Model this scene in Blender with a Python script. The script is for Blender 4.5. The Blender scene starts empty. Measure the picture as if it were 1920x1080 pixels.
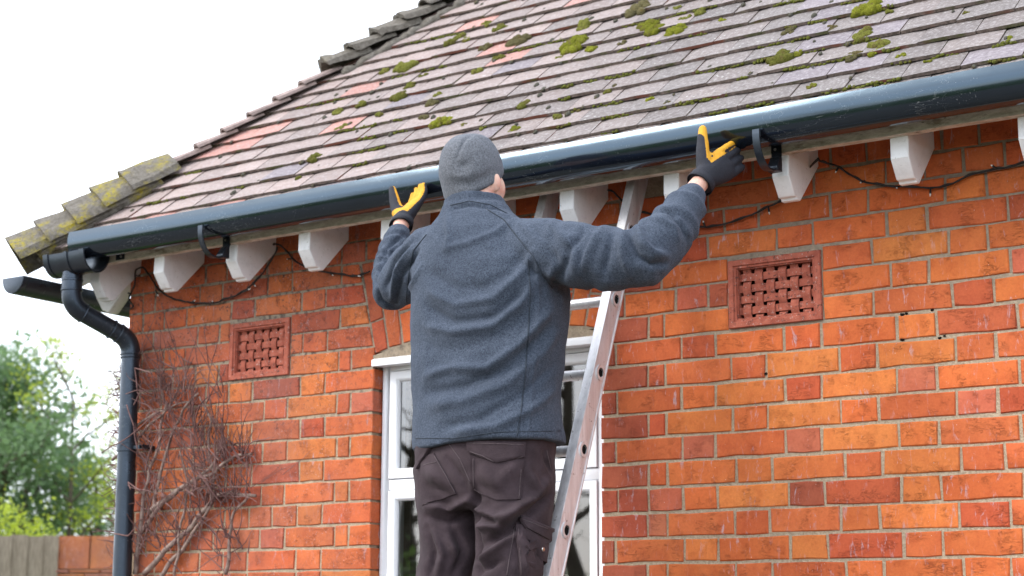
import bpy, bmesh, math, random
import numpy as np
from mathutils import Vector, Matrix, noise
from mathutils.bvhtree import BVHTree

random.seed(7)
RNG = np.random.default_rng(11)
SC = bpy.context.scene
COL = SC.collection
R = math.radians
PI = math.pi

# ------------------------------------------------------------------ camera
F_PX = 3200.18
YAW, PITCH, ROLL = 0.593118, 0.197598, 0.004319
CAM = np.array([1.98023, -4.49204, -0.19450])
def cam_basis():
    cy, sy, cp, sp = math.cos(YAW), math.sin(YAW), math.cos(PITCH), math.sin(PITCH)
    f = np.array([-sy*cp, cy*cp, sp]); r = np.array([cy, sy, 0.0]); u = np.cross(r, f)
    cr, sr = math.cos(ROLL), math.sin(ROLL)
    return cr*r + sr*u, -sr*r + cr*u, f
CR, CU, CF = cam_basis()
cam_data = bpy.data.cameras.new('camera')
cam = bpy.data.objects.new('camera', cam_data); COL.objects.link(cam)
m = Matrix.Identity(4)
for i in range(3):
    m[i][0], m[i][1], m[i][2], m[i][3] = CR[i], CU[i], -CF[i], CAM[i]
cam.matrix_world = m
cam_data.sensor_width = 36.0
cam_data.lens = F_PX/1920*36.0
cam_data.clip_start = 0.05; cam_data.clip_end = 3000
cam_data.dof.use_dof = True
cam_data.dof.focus_distance = 4.75
cam_data.dof.aperture_fstop = 4.0
SC.camera = cam

# ------------------------------------------------------------------ sky, sun, exposure
SUN_EL, SUN_AZ = R(40), R(-141)            # azimuth measured from +Y towards +X
world = bpy.data.worlds.new('World'); SC.world = world; world.use_nodes = True
wn = world.node_tree.nodes; wl = world.node_tree.links; wn.clear()
w_out = wn.new('ShaderNodeOutputWorld'); w_bg = wn.new('ShaderNodeBackground')
w_sky = wn.new('ShaderNodeTexSky'); w_sky.sky_type = 'NISHITA'; w_sky.sun_disc = False
w_sky.sun_elevation = SUN_EL; w_sky.sun_rotation = SUN_AZ; w_sky.dust_density = 2.5
w_tc = wn.new('ShaderNodeTexCoord')
w_map = wn.new('ShaderNodeMapping'); w_map.inputs['Scale'].default_value = (1.0, 1.0, 2.2)
w_noise = wn.new('ShaderNodeTexNoise'); w_noise.inputs['Scale'].default_value = 2.1
w_noise.inputs['Detail'].default_value = 6.0; w_noise.inputs['Roughness'].default_value = 0.55
w_ramp = wn.new('ShaderNodeMapRange'); w_ramp.inputs['From Min'].default_value = 0.30
w_ramp.inputs['From Max'].default_value = 0.62; w_ramp.inputs['To Min'].default_value = 0.25
w_ramp.inputs['To Max'].default_value = 0.92
w_mix = wn.new('ShaderNodeMix'); w_mix.data_type = 'RGBA'
w_mix.inputs['B'].default_value = (14.6, 15.4, 16.8, 1)
wl.new(w_tc.outputs['Generated'], w_map.inputs['Vector']); wl.new(w_map.outputs['Vector'], w_noise.inputs['Vector'])
wl.new(w_noise.outputs['Fac'], w_ramp.inputs['Value']); wl.new(w_ramp.outputs['Result'], w_mix.inputs['Factor'])
wl.new(w_sky.outputs['Color'], w_mix.inputs['A']); wl.new(w_mix.outputs['Result'], w_bg.inputs['Color'])
w_bg.inputs['Strength'].default_value = 0.13
wl.new(w_bg.outputs['Background'], w_out.inputs['Surface'])

sun_data = bpy.data.lights.new('sun', 'SUN'); sun_data.energy = 1.4; sun_data.angle = R(18)
sun_data.color = (1.0, 0.96, 0.90)
sun = bpy.data.objects.new('sun', sun_data); COL.objects.link(sun)
sd = Vector((math.sin(SUN_AZ)*math.cos(SUN_EL), math.cos(SUN_AZ)*math.cos(SUN_EL), math.sin(SUN_EL)))
sun.rotation_euler = sd.to_track_quat('Z', 'Y').to_euler(); sun.location = (-6, -9, 10)

SC.view_settings.view_transform = 'Standard'
SC.view_settings.look = 'None'
SC.view_settings.gamma = 1.0
SC.view_settings.use_curve_mapping = False
SC.view_settings.exposure = 0.84
SC.cycles.max_bounces = 8

# ------------------------------------------------------------------ helpers
def ray(px, py):
    return CF + CR*(px-960)/F_PX - CU*(py-540)/F_PX
def spot(px, py, Y):
    """point of the photograph's ray on the upright plane at depth Y"""
    d = ray(px, py); return Vector(CAM + d*(Y-CAM[1])/d[1])
def project(p):
    d = np.asarray(p, float)-CAM; z = d@CF
    return 960+F_PX*(d@CR)/z, 540-F_PX*(d@CU)/z, z
def wall_x(px, z, Y=0.0):
    """x on the wall plane for picture column px at height z"""
    k = (px-960)/F_PX
    a = CR[0]-k*CF[0]
    b = (CR[1]-k*CF[1])*(Y-CAM[1]) + (CR[2]-k*CF[2])*(z-CAM[2])
    return CAM[0]-b/a

class MB:
    def __init__(s): s.v = []; s.f = []; s.m = []
    def add(s, verts, faces, mi=0):
        o = len(s.v); s.v += [tuple(x) for x in verts]
        for f in faces: s.f.append(tuple(i+o for i in f)); s.m.append(mi)
    def box(s, lo, hi, mi=0):
        x0, y0, z0 = lo; x1, y1, z1 = hi
        s.add([(x0,y0,z0),(x1,y0,z0),(x1,y1,z0),(x0,y1,z0),(x0,y0,z1),(x1,y0,z1),(x1,y1,z1),(x0,y1,z1)],
              [(0,3,2,1),(4,5,6,7),(0,1,5,4),(1,2,6,5),(2,3,7,6),(3,0,4,7)], mi)
    def obox(s, c, ax, ay, az, mi=0):
        """box from centre and half-axis vectors"""
        c, ax, ay, az = map(Vector, (c, ax, ay, az))
        P = [c+sx*ax+sy*ay+sz*az for sz in (-1,1) for sx, sy in ((-1,-1),(1,-1),(1,1),(-1,1))]
        s.add(P, [(0,3,2,1),(4,5,6,7),(0,1,5,4),(1,2,6,5),(2,3,7,6),(3,0,4,7)], mi)
    def prism(s, poly, d, mi=0):
        """closed 3D polygon pushed along vector d"""
        n = len(poly); P = [Vector(p) for p in poly]; d = Vector(d)
        s.add(P+[p+d for p in P], [tuple(range(n))[::-1], tuple(range(n, 2*n))]+[(i,(i+1)%n,n+(i+1)%n,n+i) for i in range(n)], mi)
    def loft(s, rings, caps=True, mi=0, closed=True):
        n = len(rings[0]); V = [p for r in rings for p in r]; Fc = []
        for a in range(len(rings)-1):
            for i in range(n if closed else n-1):
                j = (i+1) % n
                Fc.append((a*n+i, a*n+j, (a+1)*n+j, (a+1)*n+i))
        if caps:
            Fc.append(tuple(range(n))[::-1]); Fc.append(tuple((len(rings)-1)*n+i for i in range(n)))
        s.add(V, Fc, mi)
    def tube(s, pts, rad, n=8, caps=True, mi=0):
        P = [Vector(p) for p in pts]
        rad = rad if hasattr(rad, '__len__') else [rad]*len(P)
        rings = []; up = None
        for i, p in enumerate(P):
            t = (P[min(i+1, len(P)-1)]-P[max(i-1, 0)])
            t = t.normalized() if t.length > 1e-9 else Vector((0,0,1))
            if up is None:
                up = t.cross(Vector((0.31,0.17,0.93)))
                if up.length < 1e-3: up = t.cross(Vector((1,0,0)))
            up = (up-t*up.dot(t)); up = up.normalized() if up.length > 1e-6 else t.orthogonal().normalized()
            w = t.cross(up)
            rings.append([p+(up*math.cos(2*PI*k/n)+w*math.sin(2*PI*k/n))*rad[i] for k in range(n)])
        s.loft(rings, caps, mi)
    def mesh(s, name, mats, smooth=False):
        me = bpy.data.meshes.new(name); me.from_pydata(s.v, [], s.f)
        for mt in (mats if isinstance(mats, (list, tuple)) else [mats]): me.materials.append(mt)
        if any(s.m): me.polygons.foreach_set('material_index', s.m)
        if smooth: me.polygons.foreach_set('use_smooth', [True]*len(me.polygons))
        me.update(); return me
    def build(s, name, mats, parent=None, smooth=False, fix=True):
        me = s.mesh(name, mats, smooth)
        if fix: recalc(me)
        return link(name, me, parent)
def recalc(me):
    b = bmesh.new(); b.from_mesh(me); bmesh.ops.recalc_face_normals(b, faces=b.faces); b.to_mesh(me); b.free(); me.update()
def link(name, me, parent=None):
    o = bpy.data.objects.new(name, me); COL.objects.link(o)
    if parent is not None: o.parent = parent
    return o
def tag(o, label=None, cat=None, group=None, kind=None):
    if label: o['label'] = label
    if cat: o['category'] = cat
    if group: o['group'] = group
    if kind: o['kind'] = kind
    return o
def thing(name, label, cat, group=None, loc=(0,0,0)):
    o = bpy.data.objects.new(name, None); COL.objects.link(o); o.location = loc
    o.empty_display_size = 0.1
    return tag(o, label, cat, group)
def sharp_smooth(me, deg=35):
    me.polygons.foreach_set('use_smooth', [True]*len(me.polygons))
    try: me.set_sharp_from_angle(angle=R(deg))
    except Exception: pass
def bevel(me, w, seg=2, deg=40):
    b = bmesh.new(); b.from_mesh(me); bmesh.ops.remove_doubles(b, verts=b.verts, dist=1e-6)
    ed = [e for e in b.edges if len(e.link_faces) == 2 and e.calc_face_angle(0) > R(deg)]
    bmesh.ops.bevel(b, geom=ed, offset=w, segments=seg, affect='EDGES', profile=0.5, clamp_overlap=True)
    b.to_mesh(me); b.free(); sharp_smooth(me)

# ------------------------------------------------------------------ materials
def material(name, base=(0.5,0.5,0.5), rough=0.6, spec=0.5, metal=0.0, ior=1.5):
    mt = bpy.data.materials.new(name); mt.use_nodes = True
    b = mt.node_tree.nodes['Principled BSDF']
    b.inputs['Base Color'].default_value = (*base, 1); b.inputs['Roughness'].default_value = rough
    b.inputs['Metallic'].default_value = metal; b.inputs['Specular IOR Level'].default_value = spec
    b.inputs['IOR'].default_value = ior
    return mt
class NT:
    """small wrapper to chain shader nodes"""
    def __init__(s, mt):
        s.t = mt.node_tree; s.n = s.t.nodes; s.b = s.n['Principled BSDF']; s._pos = None
    def link(s, a, b): s.t.links.new(a, b)
    def pos(s):
        if s._pos is None: s._pos = s.n.new('ShaderNodeNewGeometry').outputs['Position']
        return s._pos
    def obj(s): return s.n.new('ShaderNodeTexCoord').outputs['Object']
    def mapped(s, vec, scale=(1,1,1), rot=(0,0,0), loc=(0,0,0)):
        m_ = s.n.new('ShaderNodeMapping'); m_.inputs['Scale'].default_value = scale
        m_.inputs['Rotation'].default_value = rot; m_.inputs['Location'].default_value = loc
        s.link(vec, m_.inputs['Vector']); return m_.outputs['Vector']
    def noise(s, scale, detail=4, rough=0.55, vec=None, dist=0.0):
        q = s.n.new('ShaderNodeTexNoise'); q.inputs['Scale'].default_value = scale
        q.inputs['Detail'].default_value = detail; q.inputs['Roughness'].default_value = rough
        q.inputs['Distortion'].default_value = dist
        s.link(vec if vec is not None else s.pos(), q.inputs['Vector']); return q.outputs['Fac']
    def voronoi(s, scale, vec=None, feature='F1'):
        q = s.n.new('ShaderNodeTexVoronoi'); q.inputs['Scale'].default_value = scale; q.feature = feature
        s.link(vec if vec is not None else s.pos(), q.inputs['Vector']); return q.outputs['Distance']
    def rng(s, val, a, b, c=0.0, d=1.0):
        q = s.n.new('ShaderNodeMapRange'); q.inputs['From Min'].default_value = a; q.inputs['From Max'].default_value = b
        q.inputs['To Min'].default_value = c; q.inputs['To Max'].default_value = d
        s.link(val, q.inputs['Value']); return q.outputs['Result']
    def math(s, op, a, b=None):
        q = s.n.new('ShaderNodeMath'); q.operation = op
        for i, x in enumerate((a, b)):
            if x is None: continue
            if isinstance(x, (int, float)): q.inputs[i].default_value = x
            else: s.link(x, q.inputs[i])
        return q.outputs['Value']
    def mix(s, fac, a, b, mode='MIX'):
        q = s.n.new('ShaderNodeMix'); q.data_type = 'RGBA'; q.blend_type = mode
        for nm, x in (('Factor', fac), ('A', a), ('B', b)):
            if isinstance(x, tuple): q.inputs[nm].default_value = (*x, 1) if len(x) == 3 else x
            elif isinstance(x, (int, float)): q.inputs[nm].default_value = x
            else: s.link(x, q.inputs[nm])
        return q.outputs['Result']
    def objcolor(s): return s.n.new('ShaderNodeObjectInfo').outputs['Color']
    def objrand(s): return s.n.new('ShaderNodeObjectInfo').outputs['Random']
    def color(s, c): s.link(c, s.b.inputs['Base Color'])
    def rough(s, c): s.link(c, s.b.inputs['Roughness'])
    def bump(s, h, strength=0.5, dist=0.004, prev=None):
        q = s.n.new('ShaderNodeBump'); q.inputs['Strength'].default_value = strength; q.inputs['Distance'].default_value = dist
        s.link(h, q.inputs['Height'])
        if prev is not None: s.link(prev, q.inputs['Normal'])
        s.link(q.outputs['Normal'], s.b.inputs['Normal']); return q.outputs['Normal']
    def sepx(s):
        q = s.n.new('ShaderNodeSeparateXYZ'); s.link(s.pos(), q.inputs['Vector']); return q.outputs

def mat_brick():
    mt = material('brick_clay', rough=0.82, spec=0.25); t = NT(mt)
    c = t.objcolor()
    big = t.noise(9, 3, 0.6)
    c = t.mix(t.rng(big, 0.38, 0.66, 0, 0.7), c, t.mix(1.0, c, (0.84, 0.74, 0.76), 'MULTIPLY'))
    c = t.mix(t.rng(t.noise(23, 4, 0.65), 0.5, 0.7, 0, 0.5), c, t.mix(1.0, c, (0.72, 0.55, 0.5), 'MULTIPLY'))
    c = t.mix(t.rng(t.noise(5.3, 2), 0.52, 0.75, 0, 0.5), c, t.mix(1.0, c, (1.25, 1.35, 1.2), 'MULTIPLY'))
    fine = t.noise(130, 5, 0.7)
    c = t.mix(t.rng(fine, 0.3, 0.75, 0, 0.45), c, t.mix(1.0, c, (0.5, 0.45, 0.42), 'MULTIPLY'))
    # drag marks and cracks of hand-made clay
    crack = t.noise(30, 6, 0.7, t.mapped(t.pos(), (1.0, 1.0, 3.2), (0, 0.2, 0)), 1.2)
    ck = t.rng(t.math('ABSOLUTE', t.math('SUBTRACT', crack, 0.5)), 0.0, 0.022, 1, 0)
    ck = t.math('MULTIPLY', ck, t.rng(t.noise(16, 3), 0.5, 0.64))
    c = t.mix(t.math('MULTIPLY', ck, 0.42), c, (0.13, 0.04, 0.025))
    # lime streaks running down
    lime = t.noise(34, 5, 0.75, t.mapped(t.pos(), (1.7, 1.0, 0.42), (0, 0.12, 0)), 0.6)
    lm = t.math('MULTIPLY', t.rng(lime, 0.575, 0.66), t.rng(t.noise(9.1, 3), 0.38, 0.6))
    c = t.mix(t.math('MULTIPLY', lm, 0.62), c, (0.42, 0.36, 0.40))
    sp = t.rng(t.voronoi(55), 0.07, 0.03)
    c = t.mix(t.math('MULTIPLY', sp, t.rng(t.noise(11, 2), 0.45, 0.6)), c, (0.62, 0.55, 0.5))
    # sooty peppering, heavier towards the sheltered corner
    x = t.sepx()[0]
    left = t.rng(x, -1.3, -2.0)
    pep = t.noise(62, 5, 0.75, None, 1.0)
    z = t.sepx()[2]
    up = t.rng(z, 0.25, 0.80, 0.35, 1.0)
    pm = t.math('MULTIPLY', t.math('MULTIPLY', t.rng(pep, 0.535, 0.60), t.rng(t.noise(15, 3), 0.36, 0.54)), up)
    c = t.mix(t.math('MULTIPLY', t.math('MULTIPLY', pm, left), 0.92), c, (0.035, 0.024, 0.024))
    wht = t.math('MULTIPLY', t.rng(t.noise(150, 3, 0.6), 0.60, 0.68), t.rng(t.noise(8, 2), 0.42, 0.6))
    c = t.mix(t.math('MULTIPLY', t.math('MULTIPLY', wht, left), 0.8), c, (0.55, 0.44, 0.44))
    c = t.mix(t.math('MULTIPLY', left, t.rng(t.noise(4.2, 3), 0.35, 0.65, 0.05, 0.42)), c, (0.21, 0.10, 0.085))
    t.color(c)
    h = t.math('ADD', t.math('MULTIPLY', fine, 0.35), t.math('ADD', t.math('MULTIPLY', t.noise(34, 4), 0.6), t.math('MULTIPLY', ck, -0.5)))
    t.bump(h, 0.75, 0.004)
    return mt
def mat_mortar():
    mt = material('lime_mortar', rough=0.95, spec=0.15); t = NT(mt)
    n = t.noise(160, 5, 0.7); g = t.noise(5, 3)
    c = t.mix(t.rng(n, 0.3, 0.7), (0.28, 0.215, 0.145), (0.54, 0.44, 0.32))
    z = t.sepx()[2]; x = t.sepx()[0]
    upper_grey = t.math('MULTIPLY', t.rng(z, 0.45, 0.95), t.rng(g, 0.25, 0.6, 0.35, 1.0))  # mortar turns greyer towards the top of the wall, broken up by noise
    c = t.mix(t.math('MULTIPLY', upper_grey, 0.62), c, (0.17, 0.15, 0.13))
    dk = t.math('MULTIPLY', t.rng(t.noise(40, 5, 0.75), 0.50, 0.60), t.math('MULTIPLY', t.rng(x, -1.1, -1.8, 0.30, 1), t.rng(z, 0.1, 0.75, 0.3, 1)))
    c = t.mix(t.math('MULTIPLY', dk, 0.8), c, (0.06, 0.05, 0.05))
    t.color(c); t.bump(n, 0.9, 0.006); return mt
def mat_tile():
    mt = material('clay_roof_tile', rough=0.78, spec=0.3); t = NT(mt)
    c = t.objcolor()
    oi = t.n.new('ShaderNodeObjectInfo')
    vec = t.pos()
    st = t.noise(26, 6, 0.7, t.mapped(vec, (1.0, 1.6, 1.6), (0, 0, 0.5)))
    c = t.mix(t.rng(st, 0.35, 0.7, 0, 0.7), c, t.mix(1.0, c, (0.62, 0.60, 0.62), 'MULTIPLY'))
    c = t.mix(t.rng(t.noise(90, 4, 0.7), 0.48, 0.72, 0, 0.5), c, (0.40, 0.375, 0.385))
    lich = t.math('MULTIPLY', t.rng(t.voronoi(38), 0.2, 0.08), t.rng(t.noise(9, 3), 0.5, 0.6))
    c = t.mix(t.math('MULTIPLY', lich, 0.6), c, (0.5, 0.5, 0.48))
    grime = t.rng(t.noise(60, 5, 0.7), 0.60, 0.70)
    c = t.mix(t.math('MULTIPLY', grime, 0.6), c, (0.07, 0.065, 0.055))
    t.color(c)
    t.bump(t.math('ADD', t.noise(120, 4, 0.7), t.math('MULTIPLY', st, 1.2)), 0.6, 0.004)
    return mt
def mat_tile_edge():
    mt = material('weathered_shaded_tile_edge', rough=0.95, spec=0.1); t = NT(mt)  # dirt plus the shade of the down-facing edge, both painted into the colour
    n = t.noise(60, 5, 0.7)
    c = t.mix(t.rng(n, 0.35, 0.65), (0.080, 0.064, 0.056), (0.21, 0.165, 0.145))
    c = t.mix(t.rng(t.noise(7, 2), 0.58, 0.66), c, (0.15, 0.062, 0.045))
    c = t.mix(t.math('MULTIPLY', t.rng(t.noise(13, 3), 0.55, 0.66), 0.7), c, (0.07, 0.08, 0.025))
    t.color(c); t.bump(n, 0.8, 0.005); return mt
def mat_bonnet():
    mt = material('lichened_bonnet_tile', rough=0.92, spec=0.15); t = NT(mt)
    n = t.noise(55, 6, 0.75)
    c = t.mix(t.rng(n, 0.3, 0.7), (0.085, 0.075, 0.06), (0.23, 0.21, 0.185))
    moss = t.math('MULTIPLY', t.rng(t.noise(10, 4, 0.6), 0.49, 0.64), t.rng(t.sepx()[0], -2.2, -2.6))
    moss = t.math('MULTIPLY', moss, t.rng(t.noise(70, 4, 0.7), 0.35, 0.6))
    c = t.mix(moss, c, t.mix(t.noise(22, 3), (0.22, 0.21, 0.03), (0.42, 0.32, 0.03)))
    t.color(c); t.bump(n, 1.0, 0.012); return mt
def mat_moss():
    mt = material('cushion_moss', rough=1.0, spec=0.05); t = NT(mt)
    n = t.noise(300, 4, 0.7); oc = t.objcolor()
    c = t.mix(t.rng(n, 0.3, 0.7), t.mix(1.0, oc, (0.35, 0.38, 0.3), 'MULTIPLY'), oc)
    c = t.mix(t.rng(t.noise(45, 3), 0.52, 0.7), c, (0.13, 0.10, 0.04))
    t.color(c); t.bump(n, 1.0, 0.01); return mt
def mat_paint(name, base, dirt=0.4, rough=0.45):
    mt = material(name, rough=rough, spec=0.4); t = NT(mt)
    n = t.noise(24, 5, 0.7)
    c = t.mix(t.math('MULTIPLY', t.rng(n, 0.5, 0.75), dirt), base, tuple(x*0.72 for x in base))
    sp = t.math('MULTIPLY', t.rng(t.noise(95, 4, 0.7), 0.64, 0.70), dirt)
    c = t.mix(sp, c, (0.13, 0.12, 0.11))
    t.color(c); t.bump(t.noise(70, 4), 0.2, 0.002); return mt
def mat_fascia():
    mt = material('flaking_cream_paint', rough=0.9, spec=0.2); t = NT(mt)
    v = t.mapped(t.pos(), (0.5, 1, 1.6))
    n = t.noise(45, 6, 0.75, v)
    c = t.mix(t.rng(n, 0.3, 0.62), (0.33, 0.29, 0.23), (0.66, 0.62, 0.55))
    c = t.mix(t.math('MULTIPLY', t.rng(t.noise(16, 5, 0.75, v), 0.58, 0.66), 0.75), c, (0.20, 0.165, 0.12))
    c = t.mix(t.rng(t.noise(38, 5, 0.8, v), 0.645, 0.68), c, (0.03, 0.025, 0.02))
    t.color(c); t.bump(n, 0.9, 0.006); return mt
def mat_pvc(name, base, rough, ior=1.5, dust=0.5, tint=(1,1,1)):
    mt = material(name, base, rough, 0.5, 0, ior); t = NT(mt)
    t.b.inputs['Specular Tint'].default_value = (*tint, 1)
    n = t.noise(8, 5, 0.6, t.mapped(t.pos(), (0.6, 1.5, 1.5)))
    d = t.math('MULTIPLY', t.rng(t.noise(210, 3, 0.6), 0.66, 0.72), t.rng(t.noise(9, 3), 0.45, 0.62))
    sc = t.rng(t.math('ABSOLUTE', t.math('SUBTRACT', t.noise(5, 3, 0.6, t.mapped(t.pos(), (1, 3, 3), (0.4, 0.3, 0.2)), 2.0), 0.5)), 0.0, 0.004, 1, 0)
    c = t.mix(t.math('MULTIPLY', t.rng(n, 0.4, 0.7), 0.4), base, tuple(min(1, x*1.8+0.002) for x in base))
    c = t.mix(t.math('MULTIPLY', t.math('MAXIMUM', d, t.math('MULTIPLY', sc, t.rng(t.noise(4), 0.5, 0.6))), dust), c, (0.30, 0.31, 0.31))
    t.color(c); t.rough(t.rng(n, 0.3, 0.7, rough*0.75, rough*1.5)); t.bump(t.noise(14, 2), 0.03, 0.004); return mt
def mat_alu():
    mt = material('worn_aluminium', (0.55,0.55,0.56), 0.42, 0.5, 0.55); t = NT(mt)
    n = t.noise(12, 5, 0.7, t.mapped(t.pos(), (6, 6, 0.7)))
    c = t.mix(t.rng(n, 0.3, 0.7), (0.58,0.58,0.60), (0.80,0.80,0.82))
    c = t.mix(t.math('MULTIPLY', t.rng(t.noise(70, 4, 0.7), 0.63, 0.69), 0.75), c, (0.16,0.13,0.12))
    t.color(c); t.rough(t.rng(n, 0.3, 0.7, 0.30, 0.55)); t.bump(n, 0.15, 0.002); return mt
def mat_fleece(name, lo, hi):
    mt = material(name, rough=1.0, spec=0.05); t = NT(mt)
    a = t.noise(420, 3, 0.7); b = t.noise(170, 3, 0.6); g = t.noise(6, 3)
    c = t.mix(t.rng(a, 0.36, 0.66), lo, hi)
    c = t.mix(t.rng(b, 0.45, 0.7, 0, 0.5), c, tuple(x*1.25 for x in hi))
    c = t.mix(t.rng(g, 0.35, 0.7, 0, 0.25), c, lo)
    t.color(c)
    t.b.inputs['Sheen Weight'].default_value = 0.14; t.b.inputs['Sheen Roughness'].default_value = 0.5
    t.b.inputs['Sheen Tint'].default_value = (0.65, 0.72, 0.85, 1)
    t.bump(t.math('ADD', a, t.math('MULTIPLY', b, 0.8)), 0.55, 0.005); return mt
def mat_twill():
    mt = material('faded_twill', rough=0.85, spec=0.2); t = NT(mt)
    n = t.noise(18, 5, 0.65); w = t.noise(500, 2)
    c = t.mix(t.rng(n, 0.3, 0.7), (0.019, 0.0118, 0.0145), (0.048, 0.0325, 0.039))
    c = t.mix(t.rng(w, 0.35, 0.65, 0, 0.3), c, (0.062, 0.044, 0.049))
    t.color(c); t.b.inputs['Sheen Weight'].default_value = 0.04
    t.bump(t.math('ADD', w, t.math('MULTIPLY', t.noise(60, 4), 0.7)), 0.35, 0.003); return mt
def mat_skin():
    mt = material('skin', (0.62,0.36,0.28), 0.5, 0.4); t = NT(mt)
    c = t.mix(t.rng(t.noise(35, 4), 0.35, 0.7), (0.66,0.42,0.33), (0.56,0.27,0.21))
    t.color(c); t.b.inputs['Subsurface Weight'].default_value = 0.15
    t.b.inputs['Subsurface Radius'].default_value = (0.01, 0.004, 0.002); t.bump(t.noise(260, 3), 0.2, 0.001); return mt
def mat_simple_noise(name, a, b, scale, rough=0.8, spec=0.3, stretch=(1,1,1), bumpd=0.003):
    mt = material(name, rough=rough, spec=spec); t = NT(mt)
    n = t.noise(scale, 5, 0.65, t.mapped(t.pos(), stretch))
    t.color(t.mix(t.rng(n, 0.3, 0.7), a, b)); t.bump(n, 0.5, bumpd); return mt
def mat_terracotta():
    mt = material('red_terracotta', rough=0.85, spec=0.25); t = NT(mt)
    n = t.noise(40, 5, 0.65)
    c = t.mix(t.rng(n, 0.3, 0.7), (0.25, 0.062, 0.040), (0.42, 0.125, 0.080))
    c = t.mix(t.math('MULTIPLY', t.rng(t.noise(75, 5, 0.75), 0.56, 0.63), 0.8), c, (0.05, 0.032, 0.030))
    c = t.mix(t.math('MULTIPLY', t.rng(t.noise(120, 4, 0.7), 0.60, 0.66), 0.7), c, (0.46, 0.36, 0.33))
    t.color(c); t.bump(n, 0.6, 0.003); return mt
def mat_leaf(name, a, b, trans=(0.12, 0.2, 0.03)):
    mt = bpy.data.materials.new(name); mt.use_nodes = True; t = NT(mt)
    n = t.n.new('ShaderNodeNewGeometry').outputs['Random Per Island']
    c = t.mix(n, a, b); t.color(c); t.b.inputs['Roughness'].default_value = 0.5
    t.b.inputs['Specular IOR Level'].default_value = 0.35
    tr = t.n.new('ShaderNodeBsdfTranslucent'); tr.inputs['Color'].default_value = (*trans, 1)
    ms = t.n.new('ShaderNodeMixShader'); ms.inputs['Fac'].default_value = 0.38
    out = t.n['Material Output']
    t.link(t.b.outputs['BSDF'], ms.inputs[1]); t.link(tr.outputs['BSDF'], ms.inputs[2]); t.link(ms.outputs['Shader'], out.inputs['Surface'])
    return mt
def mat_glass():
    mt = bpy.data.materials.new('window_glass'); mt.use_nodes = True; nt = mt.node_tree
    nt.nodes.clear(); out = nt.nodes.new('ShaderNodeOutputMaterial')
    gl = nt.nodes.new('ShaderNodeBsdfGlossy'); gl.inputs['Roughness'].default_value = 0.012
    tr = nt.nodes.new('ShaderNodeBsdfTransparent'); tr.inputs['Color'].default_value = (0.86, 0.9, 0.89, 1)
    fr = nt.nodes.new('ShaderNodeFresnel'); fr.inputs['IOR'].default_value = 2.5
    mx = nt.nodes.new('ShaderNodeMixShader')
    nt.links.new(fr.outputs['Fac'], mx.inputs['Fac']); nt.links.new(tr.outputs['BSDF'], mx.inputs[1])
    nt.links.new(gl.outputs['BSDF'], mx.inputs[2]); nt.links.new(mx.outputs['Shader'], out.inputs['Surface'])
    return mt

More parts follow.
